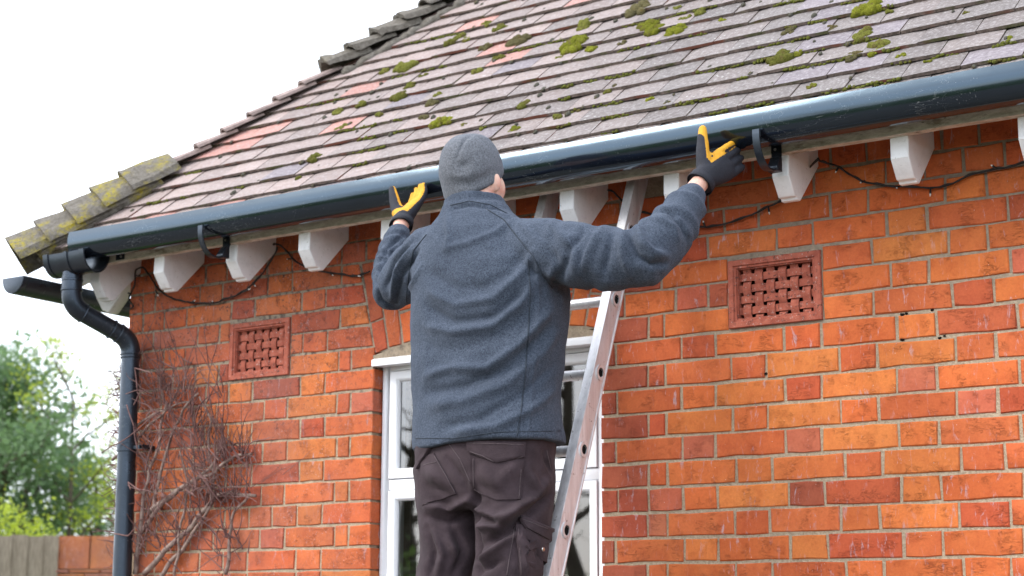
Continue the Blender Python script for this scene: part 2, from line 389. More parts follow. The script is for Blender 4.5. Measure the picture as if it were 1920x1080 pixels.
M = dict(
    brick=mat_brick(), mortar=mat_mortar(), tile=mat_tile(), tile_edge=mat_tile_edge(), tile_pale=mat_simple_noise('weathered_hip_tile', (0.16,0.125,0.115), (0.34,0.265,0.245), 30, 0.85, 0.2), bonnet=mat_bonnet(), moss=mat_moss(),
    white=mat_paint('white_gloss_paint', (0.80,0.81,0.83), 0.55), jamb=mat_paint('white_window_paint', (0.82,0.84,0.88), 0.12, 0.35),
    fascia=mat_fascia(), gutter=mat_pvc('black_gutter_pvc', (0.004,0.005,0.008), 0.12, 1.85, 0.6, (0.54,0.77,1.0)),
    pipe=mat_pvc('black_pipe_pvc', (0.010,0.012,0.016), 0.30, 1.65, 0.7, (0.62,0.78,1.0)), alu=mat_alu(),
    fleece=mat_fleece('blue_grey_fleece', (0.020,0.027,0.041), (0.085,0.103,0.138)),
    hat=mat_fleece('grey_fleece', (0.060,0.065,0.076), (0.175,0.184,0.205)),
    twill=mat_twill(), thread=mat_simple_noise('seam_thread', (0.055,0.040,0.044), (0.10,0.077,0.082), 200),
    seam=mat_simple_noise('fleece_seam', (0.012,0.017,0.026), (0.04,0.052,0.072), 200),
    skin=mat_skin(), neoprene=mat_simple_noise('black_neoprene', (0.010,0.011,0.017), (0.024,0.025,0.034), 300, 0.75),
    yellow=mat_simple_noise('yellow_glove_leather', (0.46,0.215,0.008), (0.62,0.315,0.018), 60, 0.65),
    terracotta=mat_terracotta(),
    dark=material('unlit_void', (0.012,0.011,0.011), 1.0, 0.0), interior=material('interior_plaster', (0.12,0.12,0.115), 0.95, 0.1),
    cable=material('black_cable', (0.012,0.013,0.014), 0.5), cable_green=material('green_cable', (0.015,0.035,0.02), 0.5),
    bulb=material('clear_bulb', (0.75,0.76,0.74), 0.15), steel=material('screw_steel', (0.6,0.58,0.55), 0.35, 0.5, 1.0),
    bark=mat_simple_noise('vine_bark', (0.12,0.08,0.07), (0.36,0.27,0.23), 35, 0.95, 0.1),
    twig=mat_simple_noise('vine_twig', (0.065,0.030,0.030), (0.27,0.160,0.145), 9, 0.9, 0.15),
    fence=mat_simple_noise('weathered_fence_wood', (0.16,0.130,0.095), (0.32,0.275,0.215), 22, 0.9, 0.15, (6,6,0.6)),
    bounce_paving=mat_simple_noise('brown_bounce_paving', (0.085,0.068,0.055), (0.15,0.125,0.10), 3.0, 0.9, 0.1),
    grass=mat_simple_noise('lawn', (0.035,0.06,0.018), (0.075,0.11,0.03), 30, 0.95, 0.1),
    trunk=mat_simple_noise('tree_bark', (0.05,0.04,0.03), (0.13,0.11,0.085), 20, 0.95, 0.1, (1,1,0.3)),
    leaf_dark=mat_leaf('dark_green_leaf', (0.038,0.080,0.036), (0.125,0.195,0.090), (0.22,0.36,0.14)),
    leaf_mid=mat_leaf('mid_green_leaf', (0.060,0.115,0.042), (0.15,0.22,0.085), (0.25,0.38,0.10)),
    leaf_bright=mat_leaf('yellow_green_leaf', (0.17,0.25,0.02), (0.34,0.42,0.04), (0.55,0.62,0.06)),
    glass=mat_glass(),
)

# ------------------------------------------------------------------ ground
GZ = -1.72
g = MB(); g.add([(-200,-200,GZ),(200,-200,GZ),(200,200,GZ),(-200,200,GZ)], [(0,1,2,3)])
tag(g.build('ground', M['grass'], fix=False), kind='structure')
g = MB(); g.add([(-14,-9.5,GZ+0.006),(12,-9.5,GZ+0.006),(12,0.0,GZ+0.006),(-14,0.0,GZ+0.006)], [(0,1,2,3)])  # unseen paving added to turn the green ground bounce brown
tag(g.build('bounce_patio', M['bounce_paving'], fix=False), kind='structure')

# ------------------------------------------------------------------ the house
CORNER_X, RIGHT_X = -2.812, 2.6
COURSE = 0.075
WL, WR = -1.612, -0.715            # window opening
ARCH_C = (-1.163, -1.32); ARCH_R0, ARCH_R1 = 2.09, 2.36
def arch_edge(z, side):            # skew line where the flat arch meets the wall
    return -1.612-0.226*(z-0.73) if side < 0 else -0.714+0.226*(z-0.73)
EAVE_Y, EAVE_Z, O = -0.235, 1.222, 0.235
S2 = math.sqrt(0.5)
def roof_pt(x, s, h=0.0):          # point on the front slope: s up the slope from the tile edge, h proud of it
    return Vector((x, EAVE_Y+s*S2-h*S2, EAVE_Z+s*S2+h*S2))
def hip_x(s): return CORNER_X-O+s*S2

house = thing('brick_house', 'red brick house with tiled hipped roof and white rafter ends under the eaves', 'house')

# mortar wall (bricks stand 5 mm proud of it)
MY = 0.0042
w = MB()
def pierced(x0, x1, hole):
    a0, a1, c0, c1 = hole; e = 0.004
    w.box((x0, MY, GZ), (a0+e, 0.23, 1.36)); w.box((a1-e, MY, GZ), (x1, 0.23, 1.36))
    w.box((a0+e, MY, GZ), (a1-e, 0.23, c0+e)); w.box((a0+e, MY, c1-e), (a1-e, 0.23, 1.36)); w.box((a0+e, 0.10, c0+e), (a1-e, 0.23, c1-e))
AIR = {'right': (-0.271, 0.028, 0.6805, 0.8875), 'left': (-2.279, -1.992, 0.6805, 0.8885)}
pierced(CORNER_X+0.004, WL-0.007, AIR['left'])
pierced(WR+0.007, RIGHT_X, AIR['right'])
w.box((WL-0.007, MY, 0.728), (WR+0.007, 0.23, 1.36))
w.box((WL-0.007, MY, GZ), (WR+0.007, 0.23, -0.62))
w.box((CORNER_X+0.004, 0.23, GZ), (CORNER_X+0.23, 4.2, 1.36))
w.box((RIGHT_X-0.23, 0.23, GZ), (RIGHT_X, 4.2, 1.36))
w.box((CORNER_X+0.23, 4.0, GZ), (RIGHT_X-0.23, 4.2, 1.36))
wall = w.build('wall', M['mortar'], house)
# tan mortar fillet filling the gap between arch and window head
fl = MB()
n = 14; top = []; 
for i in range(n+1):
    x = WL-0.002+(WR-WL+0.004)*i/n
    top.append((x, -0.002+0.004*noise.noise(Vector((x*9,0,0))), ARCH_C[1]+math.sqrt((ARCH_R0-0.004)**2-(x-ARCH_C[0])**2)))
poly = top+[(WR+0.002, -0.002, 0.704), (WL-0.002, -0.002, 0.704)]
fl.prism(poly, (0, 0.06, 0))
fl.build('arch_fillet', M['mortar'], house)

CL0 = {'O': (0.66,0.205,0.052), 'o': (0.60,0.150,0.042), 'r': (0.54,0.122,0.042), 'R': (0.41,0.074,0.036),
      'd': (0.27,0.058,0.044), 'p': (0.48,0.130,0.084)}
CL = {k_: tuple(0.68*a_+0.32*b_ for a_, b_ in zip(v_, (0.60,0.152,0.046))) for k_, v_ in CL0.items()}
def brick_mesh(poly, seed, depth=0.085, proud=0.0):
    """poly: 4 (x,z) corners counter-clockwise from bottom left; slightly uneven, worn arrises"""
    rnd = random.Random(seed)
    tilt = rnd.uniform(-0.0016, 0.0016)
    cx = sum(p[0] for p in poly)/4; cz = sum(p[1] for p in poly)/4
    n = 4
    outer = []
    for i in range(4):
        a, b = Vector(poly[i]), Vector(poly[(i+1) % 4])
        L = (b-a).length; k = 3 if L > 0.15 else 2 if L > 0.07 else 1
        for j in range(k):
            p = a.lerp(b, j/k)
            jit = 0.0023
            outer.append(Vector((p.x+rnd.uniform(-jit, jit), p.y+rnd.uniform(-jit, jit))))
    N = len(outer); c = Vector((cx, cz))
    def inset(p, d):
        q = c-p; return p+Vector((math.copysign(min(abs(q.x), d), q.x), math.copysign(min(abs(q.y), d), q.y)))
    yf = lambda p: -proud+tilt*(p.x-cx)/0.1+rnd.uniform(-0.0006, 0.0006)
    V = []
    for p in outer: V.append((p.x, depth, p.y))
    for p in outer: V.append((p.x, 0.0030-proud, p.y))
    for p in outer:
        q = inset(p, 0.0018+rnd.uniform(0, 0.0022)); V.append((q.x, yf(q), q.y))
    V.append((cx, -proud-0.0003, cz))
    Fc = []
    for i in range(N):
        j = (i+1) % N
        Fc.append((i, j, N+j, N+i)); Fc.append((N+i, N+j, 2*N+j, 2*N+i)); Fc.append((2*N+i, 2*N+j, 3*N))
    me = bpy.data.meshes.new('brick'); me.from_pydata(V, [], Fc); me.materials.append(M['brick'])
    sharp_smooth(me, 24); me.update(); return me

J = 0.0042      # half a joint
# joints and tones read from the wall: picture columns of the perpends per course
RIGHT = {
 -1: ([1124,1214,1251,1379,1448,1587,1657,1807,1896], 'drorroooP'),
 0: ([1124,1154,1282,1346,1481,1552,1694,1767,1920], 'drOoORro'),
 1: ([1124,1214,1250,1377,1442,1577,1649,1799,1895], 'dprrroORp'),
 2: ([1124,1158,1216,1280.5,1345,1478,1546,1690,1765,1920], 'ddpoOdROo'),
 3: ([1124,1215,1251,1380,1447,1584,1655,1802,1884], 'drooorOrO'),
 4: ([1124,1155,1279,1340,1472,1540,1686,1760,1914], 'drprpOOro'),
 5: ([1124,1215,1249,1373,1439,1576,1647,1794,1870], 'dROoOorpR'),
 6: ([1124,1156,1277.5,1341,1472,1540,1681,1756,1912], 'droOROpor'),
 7: ([1124,1214,1247,1371,1436,1573,1644,1792,1867], 'dRrrOrOrr'),
 8: ([1154,1277,1341,1470,1540,1681,1755,1907], 'rRoroORo'),
 9: ([1215,1244,1366], 'roo'),
 10: ([1170,1266,1327,1366], 'opd'),
 11: ([1239,1366], 'oo'),
 12: ([1266,1326,1456,1523,1662,1737,1889], 'RoroOrR'),
 13: ([1357,1422,1556,1627,1771,1849], 'roooOor'),
 14: ([1326,1460,1525,1660,1733,1806,1882], 'rrorrrr'),
 15: ([1345,1410,1557,1624,1765,1835,1975], 'Rrrrrrr'),
}
RIGHT_AFTER = {9: ([1540,1637,1785,1863], 'orRO'), 10: ([1540.5,1669.5,1741,1894], 'ooOp'), 11: ([1540,1634,1778,1851], 'rOoor')}
LEFT = {
 -1: ([417,462,553,600], 'rorr'), 0: ([417,462,553,600], 'rrrro'), 1: ([399,486,532.5,626,652.5], 'rrproor'), 2: ([420,466,509,556,603], 'rrrrOr'),
 3: ([399,489,532,626,654], 'RRroOr'), 4: ([422,471,560.5,606], 'orpOo'), 5: ([404,491,537.5,631,655], 'rRrOro'),
 6: ([426,471,562,607.5], 'oOrRr'), 7: ([404,494,537.5,630.5,656], 'orrOrp'), 8: ([427.5,472.5,562,609], 'rOdOo'),
 9: ([365,409,430], 'rOd'), 10: ([306,346,430], 'ror'), 11: ([286,370.5,411,430], 'rpro'),
 12: ([307,349.5,433,477.5,565,610.5], 'rOoRorR'), 13: ([267,290,374,416,501,547,639.5], 'rRroROrr'),
 14: ([290,385,425,500,547,640], 'rRrRorr'),
}
LEFT_AFTER = {9: ([545.5,634,657.5], 'Orr'), 10: ([545.5,567,612.5], 'rrR'), 11: ([545.5,637], 'RO')}

cells = []           # (poly, tone, rowindex)
def pattern_fill(x0, x1, k, rnd):
    """Flemish bond lengths from x0 to x1"""
    xs = [x0]; a = (k % 2)
    while xs[-1] < x1-0.03:
        xs.append(xs[-1]+(0.226 if a else 0.1125)+rnd.uniform(-0.004, 0.004)); a = not a
    if x1-xs[-2] < 0.05: xs.pop()
    xs[-1] = x1
    return xs
def run(k, xs, tones, slantL=None, slantR=None):
    z0, z1 = k*COURSE+J, (k+1)*COURSE-J
    rnd = random.Random(k*77+len(xs)+int(abs(xs[0])*1000))
    for i in range(len(xs)-1):
        dz0, dz1 = rnd.uniform(-0.0012, 0.0012), rnd.uniform(-0.0012, 0.0012)
        a0 = a1 = xs[i]+J; b0 = b1 = xs[i+1]-J
        if i == 0 and slantL: a0, a1 = arch_edge(z0, slantL)+J, arch_edge(z1, slantL)+J
        if i == len(xs)-2 and slantR: b0, b1 = arch_edge(z0, slantR)-J, arch_edge(z1, slantR)-J
        if min(b0-a0, b1-a1) < 0.015: continue
        tn = tones[i] if tones and i < len(tones) else rnd.choice('rrorRoOp')
        cells.append(([(a0,z0+dz0),(b0,z0+dz0),(b1,z1+dz1),(a1,z1+dz1)], tn.lower() if tn == 'P' else tn))
for k in range(-5, 17):
    zc = (k+0.5)*COURSE; rnd = random.Random(900+k)
    arch = 0.70 < (k+1)*COURSE-0.02 and k*COURSE < 1.03 and k >= 10
    over = k*COURSE >= 1.03
    # ---- left of the window
    endx = WL+J if not arch else arch_edge(zc, -1)
    pts, tn = LEFT.get(k, ([], ''))
    xs = [wall_x(p, zc) for p in pts]
    for nm, (a0, a1, b0, b1) in AIR.items(): pass
    L0, L1 = AIR['left'][0], AIR['left'][1]
    first = CORNER_X
    if xs:
        pre = []
        x = xs[0]; a = 0.1125
        while x-first > 0.06:
            x -= a if x-first > a+0.03 else (x-first); pre.append(x); a = 0.226 if a < 0.2 else 0.1125
        pre = pre[::-1]
        if not pre or pre[0] > first+1e-6: pre = [first]+pre
        allx = pre+xs
        tones = ''.join(rnd.choice('rrorRo') for _ in range(len(pre)-(0 if tn and len(tn) >= len(xs)+1 else 0)-1))+(tn if len(tn) >= len(xs) else tn)
        if 9 <= k <= 11:
            allx[-1] = L0; run(k, allx, tones)
            p2, t2 = LEFT_AFTER[k]; x2 = [wall_x(p, zc) for p in p2]; x2[0] = L1
            run(k, x2+[endx], t2, None, -1 if arch else None)
        elif over:
            run(k, allx, tones)
        else:
            if endx-allx[-1] < 0.03: allx.pop()
            run(k, allx+[endx], tones, None, -1 if arch else None)
    elif over:
        run(k, pattern_fill(first, -0.55, k, rnd), None)
    else:
        run(k, pattern_fill(first, endx, k, rnd), None)
    # ---- right of the window
    startx = WR-J if not arch else arch_edge(zc, 1)
    pts, tn = RIGHT.get(k, ([], ''))
    xs = [wall_x(p, zc) for p in pts]
    A0, A1 = AIR['right'][0], AIR['right'][1]
    if over and k in LEFT and xs:
        lx = wall_x(LEFT[k][0][-1], zc)
        run(k, pattern_fill(lx, xs[0], k, rnd), None)
    if not xs:
        run(k, pattern_fill(startx if not over else -0.55, 1.9, k, rnd), None); continue
    if 9 <= k <= 11:
        if xs[0]-startx > 0.03: xs = [startx]+xs; tn = 'd'+tn
        xs[-1] = A0; run(k, xs, tn, 1 if arch else None)
        p2, t2 = RIGHT_AFTER[k]; xs = [wall_x(p, zc) for p in p2]; xs[0] = A1; tn = t2; sl = None
    else:
        sl = 1 if arch else None
        if not over:
            if abs(xs[0]-startx) < 0.025: xs[0] = startx
            elif xs[0]-startx > 0.03:
                f = pattern_fill(startx, xs[0], k, rnd); tn = ''.join(rnd.choice('drRo') for _ in range(len(f)-1))+tn; xs = f[:-1]+xs
    a = 0.1125 if (len(xs) > 1 and xs[-1]-xs[-2] > 0.17) else 0.226
    while xs[-1] < 1.9: xs.append(xs[-1]+a+rnd.uniform(-0.004, 0.004)); a = 0.226 if a < 0.2 else 0.1125
    run(k, xs, tn, sl)
# voussoirs of the flat arch over the window
NV = 15
th0 = math.atan2(arch_edge(0.73, -1)-ARCH_C[0], 0.73-ARCH_C[1])
for i in range(NV):
    t0 = th0+(-2*th0)*i/NV; t1 = th0+(-2*th0)*(i+1)/NV
    cuts = [ARCH_R0, ARCH_R0+0.112, ARCH_R1-0.002] if i % 2 == 0 else [ARCH_R0, ARCH_R0+0.205, ARCH_R1-0.002]
    for r0, r1 in zip(cuts, cuts[1:]):
        e0, e1 = J/r0, J/r1
        P = lambda r, t: (ARCH_C[0]+r*math.sin(t), ARCH_C[1]+r*math.cos(t)) if r < ARCH_R1-0.01 else (ARCH_C[0]+(1.044-ARCH_C[1])*math.tan(t), 1.044)
        cells.append(([P(r0+0.004, t0+e0), P(r0+0.004, t1-e0), P(r1-0.004, t1-e1), P(r1-0.004, t0+e1)], random.Random(i).choice('oroRr')))

def cell_rank(c):
    x = sum(p[0] for p in c[0])/4; z = sum(p[1] for p in c[0])/4
    px, py, d = project((x, 0, z))
    ok = -60 < px < 1960 and py < 1100 and z < 1.26
    hid = 790 < px < 1040 and py > 440
    return (0 if ok and not hid else 1 if ok else 2, d)
cells.sort(key=cell_rank)
LIM = 298
for i, (poly, tn) in enumerate(cells[:LIM]):
    me = brick_mesh(poly, i)
    o = link('brick', me, wall)
    rr = random.Random(i*3+1); b = CL[tn]; v = rr.uniform(0.88, 1.1); hsh = rr.uniform(0.9, 1.12)
    o.color = (b[0]*v, b[1]*v*hsh, b[2]*v*hsh, 1)
rest = MB()
for i, (poly, tn) in enumerate(cells[LIM:]):
    me = brick_mesh(poly, 5000+i); rest.add([v.co[:] for v in me.vertices], [tuple(p.vertices) for p in me.polygons]); bpy.data.meshes.remove(me)
if rest.v:
    ro = rest.build('brick', M['brick'], wall, True, False); ro['kind'] = 'stuff'; ro.color = (*CL['r'], 1)

# air bricks: frame with a basket-woven grille
def air_brick(x0, x1, z0, z1, border_dirty=False):
    f = MB(); W, H = x1-x0, z1-z0; b = 0.030; yb = -0.006
    def ring(i, y): return [(x0+i, y, z0+i), (x1-i, y, z0+i), (x1-i, y, z1-i), (x0+i, y, z1-i)]
    prof = [(0.001, 0.05), (0.001, yb+0.003), (0.003, yb), (b-0.012, yb), (b-0.009, yb+0.005), (b-0.004, yb+0.005), (b-0.002, yb+0.011), (b, yb+0.011), (b, 0.06)]
    f.loft([ring(i, y) for i, y in prof], caps=False)
    fr = f.build('air_brick', M['terracotta'], house)
    sharp_smooth(fr.data, 30)
    v = MB(); v.box((x0+b-0.002, 0.052, z0+b-0.002), (x1-b+0.002, 0.062, z1-b+0.002)); v.build('void', M['dark'], fr)
    gx0, gx1, gz0, gz1 = x0+b, x1-b, z0+b, z1-b
    NX, NZ = 6, 4; pitx = (gx1-gx0)/(NX+0.28); pitz = (gz1-gz0)/(NZ+0.40)
    xs = [gx0+pitx*(i+0.64) for i in range(NX)]; zs = [gz0+pitz*(j+0.70) for j in range(NZ)]
    wx, wz = pitx*0.66, pitz*0.66; th = 0.0045; y0 = 0.016; amp = 0.0048
    def strip(vertical, i):
        q = MB(); rings = []; seg = 36
        for s in range(seg+1):
            u = s/seg
            if vertical:
                z = gz0+(gz1-gz0)*u; ph = (z-zs[0])/pitz
                y = y0+amp*math.cos(PI*ph)*(1 if i % 2 else -1)
                rings.append([(xs[i]-wx/2, y, z), (xs[i]+wx/2, y, z), (xs[i]+wx/2, y+th, z), (xs[i]-wx/2, y+th, z)])
            else:
                x = gx0+(gx1-gx0)*u; ph = (x-xs[0])/pitx
                y = y0-amp*math.cos(PI*ph)*(1 if i % 2 else -1)*-1*-1
                y = y0+amp*math.cos(PI*ph)*(-1 if i % 2 else 1)
                rings.append([(x, y, zs[i]-wz/2), (x, y+th, zs[i]-wz/2), (x, y+th, zs[i]+wz/2), (x, y, zs[i]+wz/2)])
        q.loft(rings); o = q.build('woven_strip', M['terracotta'], fr); sharp_smooth(o.data, 40)
    for i in range(NX): strip(True, i)
    for j in range(NZ): strip(False, j)
air_brick(*AIR['right']); air_brick(*AIR['left'])

# washed-out holes in the joints and a paint splash
mh = MB(); rh = random.Random(5)
for px, py, r_ in ((1692,590,.0085),(1700,588,.006),(1748,581,.006),(1692,637,.008),(1762,634,.006),(1771,630,.005),(1436,701,.006),(1500,1022,.004),(1503,1030,.003),(1503,1036,.003)):
    c = spot(px, py, 0.004)
    b = bmesh.new(); bmesh.ops.create_icosphere(b, subdivisions=2, radius=1)
    mh.add([c+Vector((v.co.x*r_*1.2, v.co.y*0.006, v.co.z*r_*0.9))*(1+0.5*noise.noise(v.co*2+c*40)) if False else c+Vector((v.co.x*r_*0.85*(1+0.9*noise.noise(v.co*2+c*40)), v.co.y*0.005, v.co.z*r_*0.6*(1+0.9*noise.noise(v.co*2.3+c*50)))) for v in b.verts], [[v.index for v in f.verts] for f in b.faces]); b.free()
mho = mh.build('joint_hole', M['dark'], wall, True); mho['kind'] = 'stuff'

# window: painted timber frame, four lights, drip board
def window():
    YF = 0.045; t = 0.055
    zt, zb = 0.700, -0.60
    f = MB()
    xl, xr = WL+0.004, WR-0.004
    f.box((xl, YF, zb), (xl+0.034, YF+0.08, zt)); f.box((xr-0.034, YF, zb), (xr, YF+0.08, zt))
    f.box((xl+0.034, YF, 0.665), (xr-0.034, YF+0.08, zt)); f.box((xl+0.034, YF, zb), (xr-0.034, YF+0.08, zb+0.05))
    f.box((xl+0.034, YF, 0.262), (xr-0.034, YF+0.08, 0.298))
    xm = (xl+xr)/2
    f.box((xm-0.028, YF, 0.298), (xm+0.028, YF+0.08, 0.665)); f.box((xm-0.028, YF, zb+0.05), (xm+0.028, YF+0.08, 0.262))
    fr = f.build('window', M['jamb'], house); bevel(fr.data, 0.003)
    h = MB(); h.prism([(xl+0.002, -0.022, 0.676), (xl+0.002, YF+0.01, 0.681), (xl+0.002, YF+0.01, 0.7035), (xl+0.002, -0.010, 0.7035), (xl+0.002, -0.022, 0.698)], (xr-xl-0.004, 0, 0))
    d = h.build('drip_board', M['jamb'], fr); bevel(d.data, 0.002)
    s = MB(); s.box((WL-0.03, -0.05, -0.66), (WR+0.03, 0.1, -0.605)); s.build('sill', M['jamb'], fr)
    for xa, xb in ((xl+0.036, xm-0.030), (xm+0.030, xr-0.036)):
        for za, zc_ in ((0.300, 0.663), (zb+0.052, 0.260)):
            c = MB(); cw = 0.034; y0 = YF-0.006; y1 = YF+0.04
            def ring(i, y): return [(xa+i, y, za+i), (xb-i, y, za+i), (xb-i, y, zc_-i), (xa+i, y, zc_-i)]
            c.loft([ring(0, y1), ring(0, y0), ring(cw-0.008, y0), ring(cw, y0+0.012), ring(cw, y1)], caps=False)
            co = c.build('casement', M['jamb'], fr); bevel(co.data, 0.0015, 1)
            p = MB(); p.add([(xa+cw-0.004, y0+0.018, za+cw-0.004), (xb-cw+0.004, y0+0.018, za+cw-0.004), (xb-cw+0.004, y0+0.018, zc_-cw+0.004), (xa+cw-0.004, y0+0.018, zc_-cw+0.004)], [(0,1,2,3)])
            p.build('pane', M['glass'], fr, fix=False)
    # net curtain edge and dim room behind
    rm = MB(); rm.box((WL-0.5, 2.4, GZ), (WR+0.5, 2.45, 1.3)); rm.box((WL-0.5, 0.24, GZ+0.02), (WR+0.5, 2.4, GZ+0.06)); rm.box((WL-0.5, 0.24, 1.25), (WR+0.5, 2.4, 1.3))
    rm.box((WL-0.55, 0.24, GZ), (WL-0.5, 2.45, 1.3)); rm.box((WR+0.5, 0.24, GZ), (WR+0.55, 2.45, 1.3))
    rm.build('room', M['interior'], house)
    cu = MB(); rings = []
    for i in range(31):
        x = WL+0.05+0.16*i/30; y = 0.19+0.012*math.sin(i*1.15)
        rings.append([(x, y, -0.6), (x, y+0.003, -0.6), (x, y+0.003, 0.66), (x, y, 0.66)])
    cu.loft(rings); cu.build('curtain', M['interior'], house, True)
window()

# rafter feet
def rafter_mesh():
    b = MB(); w2 = 0.026
    prof = [(-0.200, 1.200), (-0.203, 1.064), (-0.165, 1.012), (-0.150, 1.012), (-0.147, 1.004), (-0.128, 1.004), (0.20, 1.333), (0.20, 1.36), (-0.01, 1.36), (-0.160, 1.225)]
    b.prism([(-w2, y, z) for y, z in prof], (2*w2, 0, 0))
    me = b.mesh('rafter', M['white']); recalc(me); bevel(me, 0.0025, 1); return me
RM = rafter_mesh()
RAFTER_X = [-2.450-0.352, -2.450, -2.098, -1.762, -1.408, -1.060, -0.710, -0.349, 0.003, 0.354, 0.706, 1.058, 1.41]
for i, x in enumerate(RAFTER_X):
    o = link('rafter', RM, house); o.location = (x, 0, 0); o.rotation_euler = (0, 0, random.uniform(-0.012, 0.012))
    if i == 0: o.location = (CORNER_X+0.03, 0, 0)
for j in range(8):                                   # side eave, seen at the corner
    o = link('rafter', RM, house); o.rotation_euler = (0, 0, -PI/2); o.location = (CORNER_X, 0.045+0.35*j, 0)
hp = MB(); hp.obox((CORNER_X-0.02, -0.02, 1.235), Vector((S2, S2, 0.62))*0.20, Vector((S2, -S2, 0))*0.02, Vector((-0.3,-0.3,0.6))*0.07)
hp.build('hip_rafter', M['white'], house)
# fascia strips and soffit deck
fb = MB()
nseg = 60; rings = []
for i in range(nseg+1):
    x = CORNER_X-0.19+(1.75-CORNER_X+0.19)*i/nseg
    z0 = 1.123+0.0025*noise.noise(Vector((x*5, 1, 0)))+0.0015*noise.noise(Vector((x*23, 4, 0)))
    rings.append([(x, -0.224, z0+0.001), (x, -0.199, z0), (x, -0.199, 1.215), (x, -0.224, 1.205)])
fb.loft(rings)
fb.build('fascia_board', M['fascia'], house)
fb = MB(); fb.box((CORNER_X-0.222, -0.20, 1.123), (CORNER_X-0.198, 3.5, 1.21)); fb.build('fascia_board', M['fascia'], house)

# roof deck under the tiles
rf = MB()
RS = 2.75; a = RS*S2
def rp(x, y, dz=-0.05): return (x, y, EAVE_Z+(y-EAVE_Y)+dz)
x0, x1 = CORNER_X-O+0.03, 2.2
y0 = EAVE_Y+0.03
rf.prism([rp(x0, y0), rp(x1, y0), rp(x1, EAVE_Y+a), rp(x0+a-0.03, EAVE_Y+a)], (0, 0, -0.012))
rf.prism([(x0, y0, rp(0, y0)[2]), (x0+a-0.03, EAVE_Y+a, rp(0, EAVE_Y+a)[2]), (x0+a-0.03, 3.4, rp(0, EAVE_Y+a)[2]), (x0, 3.4, rp(0, y0)[2])], (0, 0, -0.012))
roof = rf.build('roof', M['bonnet'], house)

# plain tiles, half-bonded, 100 mm gauge
GA, TW, TL, TT = 0.100, 0.1665, 0.165, 0.0110
SL = TT/GA*1.10
def tile_mesh(w_, xl0=None, xl1=None, seed=0):
    """local: x along the eave, y up the slope, z out of the roof; tail at y=0. xl0/xl1: slanted left cut at tail/head"""
    rnd = random.Random(seed); V = []; nx = 4; ys = [0.0, 0.05, TL]
    cam_ = rnd.uniform(0.0, 0.0022); tw = rnd.uniform(-0.0018, 0.0018); lift = rnd.uniform(0, 0.0034)
    tail = [rnd.uniform(-0.0016, 0.0016) for _ in range(nx+1)]
    for lay in (1, 0):
        for yi, y in enumerate(ys):
            l = -w_/2 if xl0 is None else xl0+(xl1-xl0)*y/TL
            for i in range(nx+1):
                u = i/nx; x = l+(w_/2-l)*u
                z = -SL*y+cam_*(1-(2*u-1)**2)+tw*(2*u-1)+lift*(1-y/TL)
                yy = y+(tail[i] if yi == 0 else 0)
                e = 0.0
                if lay == 1 and (i in (0, nx) or yi == 0): e = 0.0012
                V.append((x, yy-(0.0 if lay else 0.0008)*(yi == 0), z+(TT-e if lay else 0)))
    n1 = nx+1; N = n1*3; Fc = []; mi = []
    for yi in range(2):
        for i in range(nx):
            a_ = yi*n1+i
            Fc.append((a_, a_+1, a_+n1+1, a_+n1)); mi.append(0)
            Fc.append((N+a_, N+a_+n1, N+a_+n1+1, N+a_+1)); mi.append(1)
    for i in range(nx): Fc.append((i, N+i, N+i+1, i+1)); mi.append(1)
    for yi in range(2):
        a_, b_ = yi*n1, (yi+1)*n1
        Fc.append((a_, b_, N+b_, N+a_)); mi.append(1)
        a_, b_ = yi*n1+nx, (yi+1)*n1+nx
        Fc.append((a_, N+a_, N+b_, b_)); mi.append(1)
    me = bpy.data.meshes.new('roof_tile'); me.from_pydata(V, [], Fc)
    me.materials.append(M['tile']); me.materials.append(M['tile_edge']); me.polygons.foreach_set('material_index', mi)
    me.update(); return me
VAR = [tile_mesh(TW-0.0014, seed=s) for s in range(14)]
ROT = Matrix(((1,0,0),(0,S2,-S2),(0,S2,S2))).to_4x4()
tiles = []
for c in (-0.42, *range(0, 27)):
    s = c*GA; rnd = random.Random(int(c*31+500))
    xs0 = hip_x(s); head = hip_x(s+TL)
    x = 1.45-(TW/2 if c % 2 == 1 else 0)-rnd.uniform(0, 0.006)
    while x > xs0:
        xc = x-TW/2
        l = xc-TW/2
        cut = l < head+0.01
        P = roof_pt(xc, s)
        px, py, d = project(P)
        vis = (-40 < px < 1980 and -30 < py < 1100)
        tiles.append((0 if vis else 1, d, c, xc, s, cut))
        x -= TW+rnd.uniform(0.0, 0.0018)
tiles.sort()
stuff = MB()
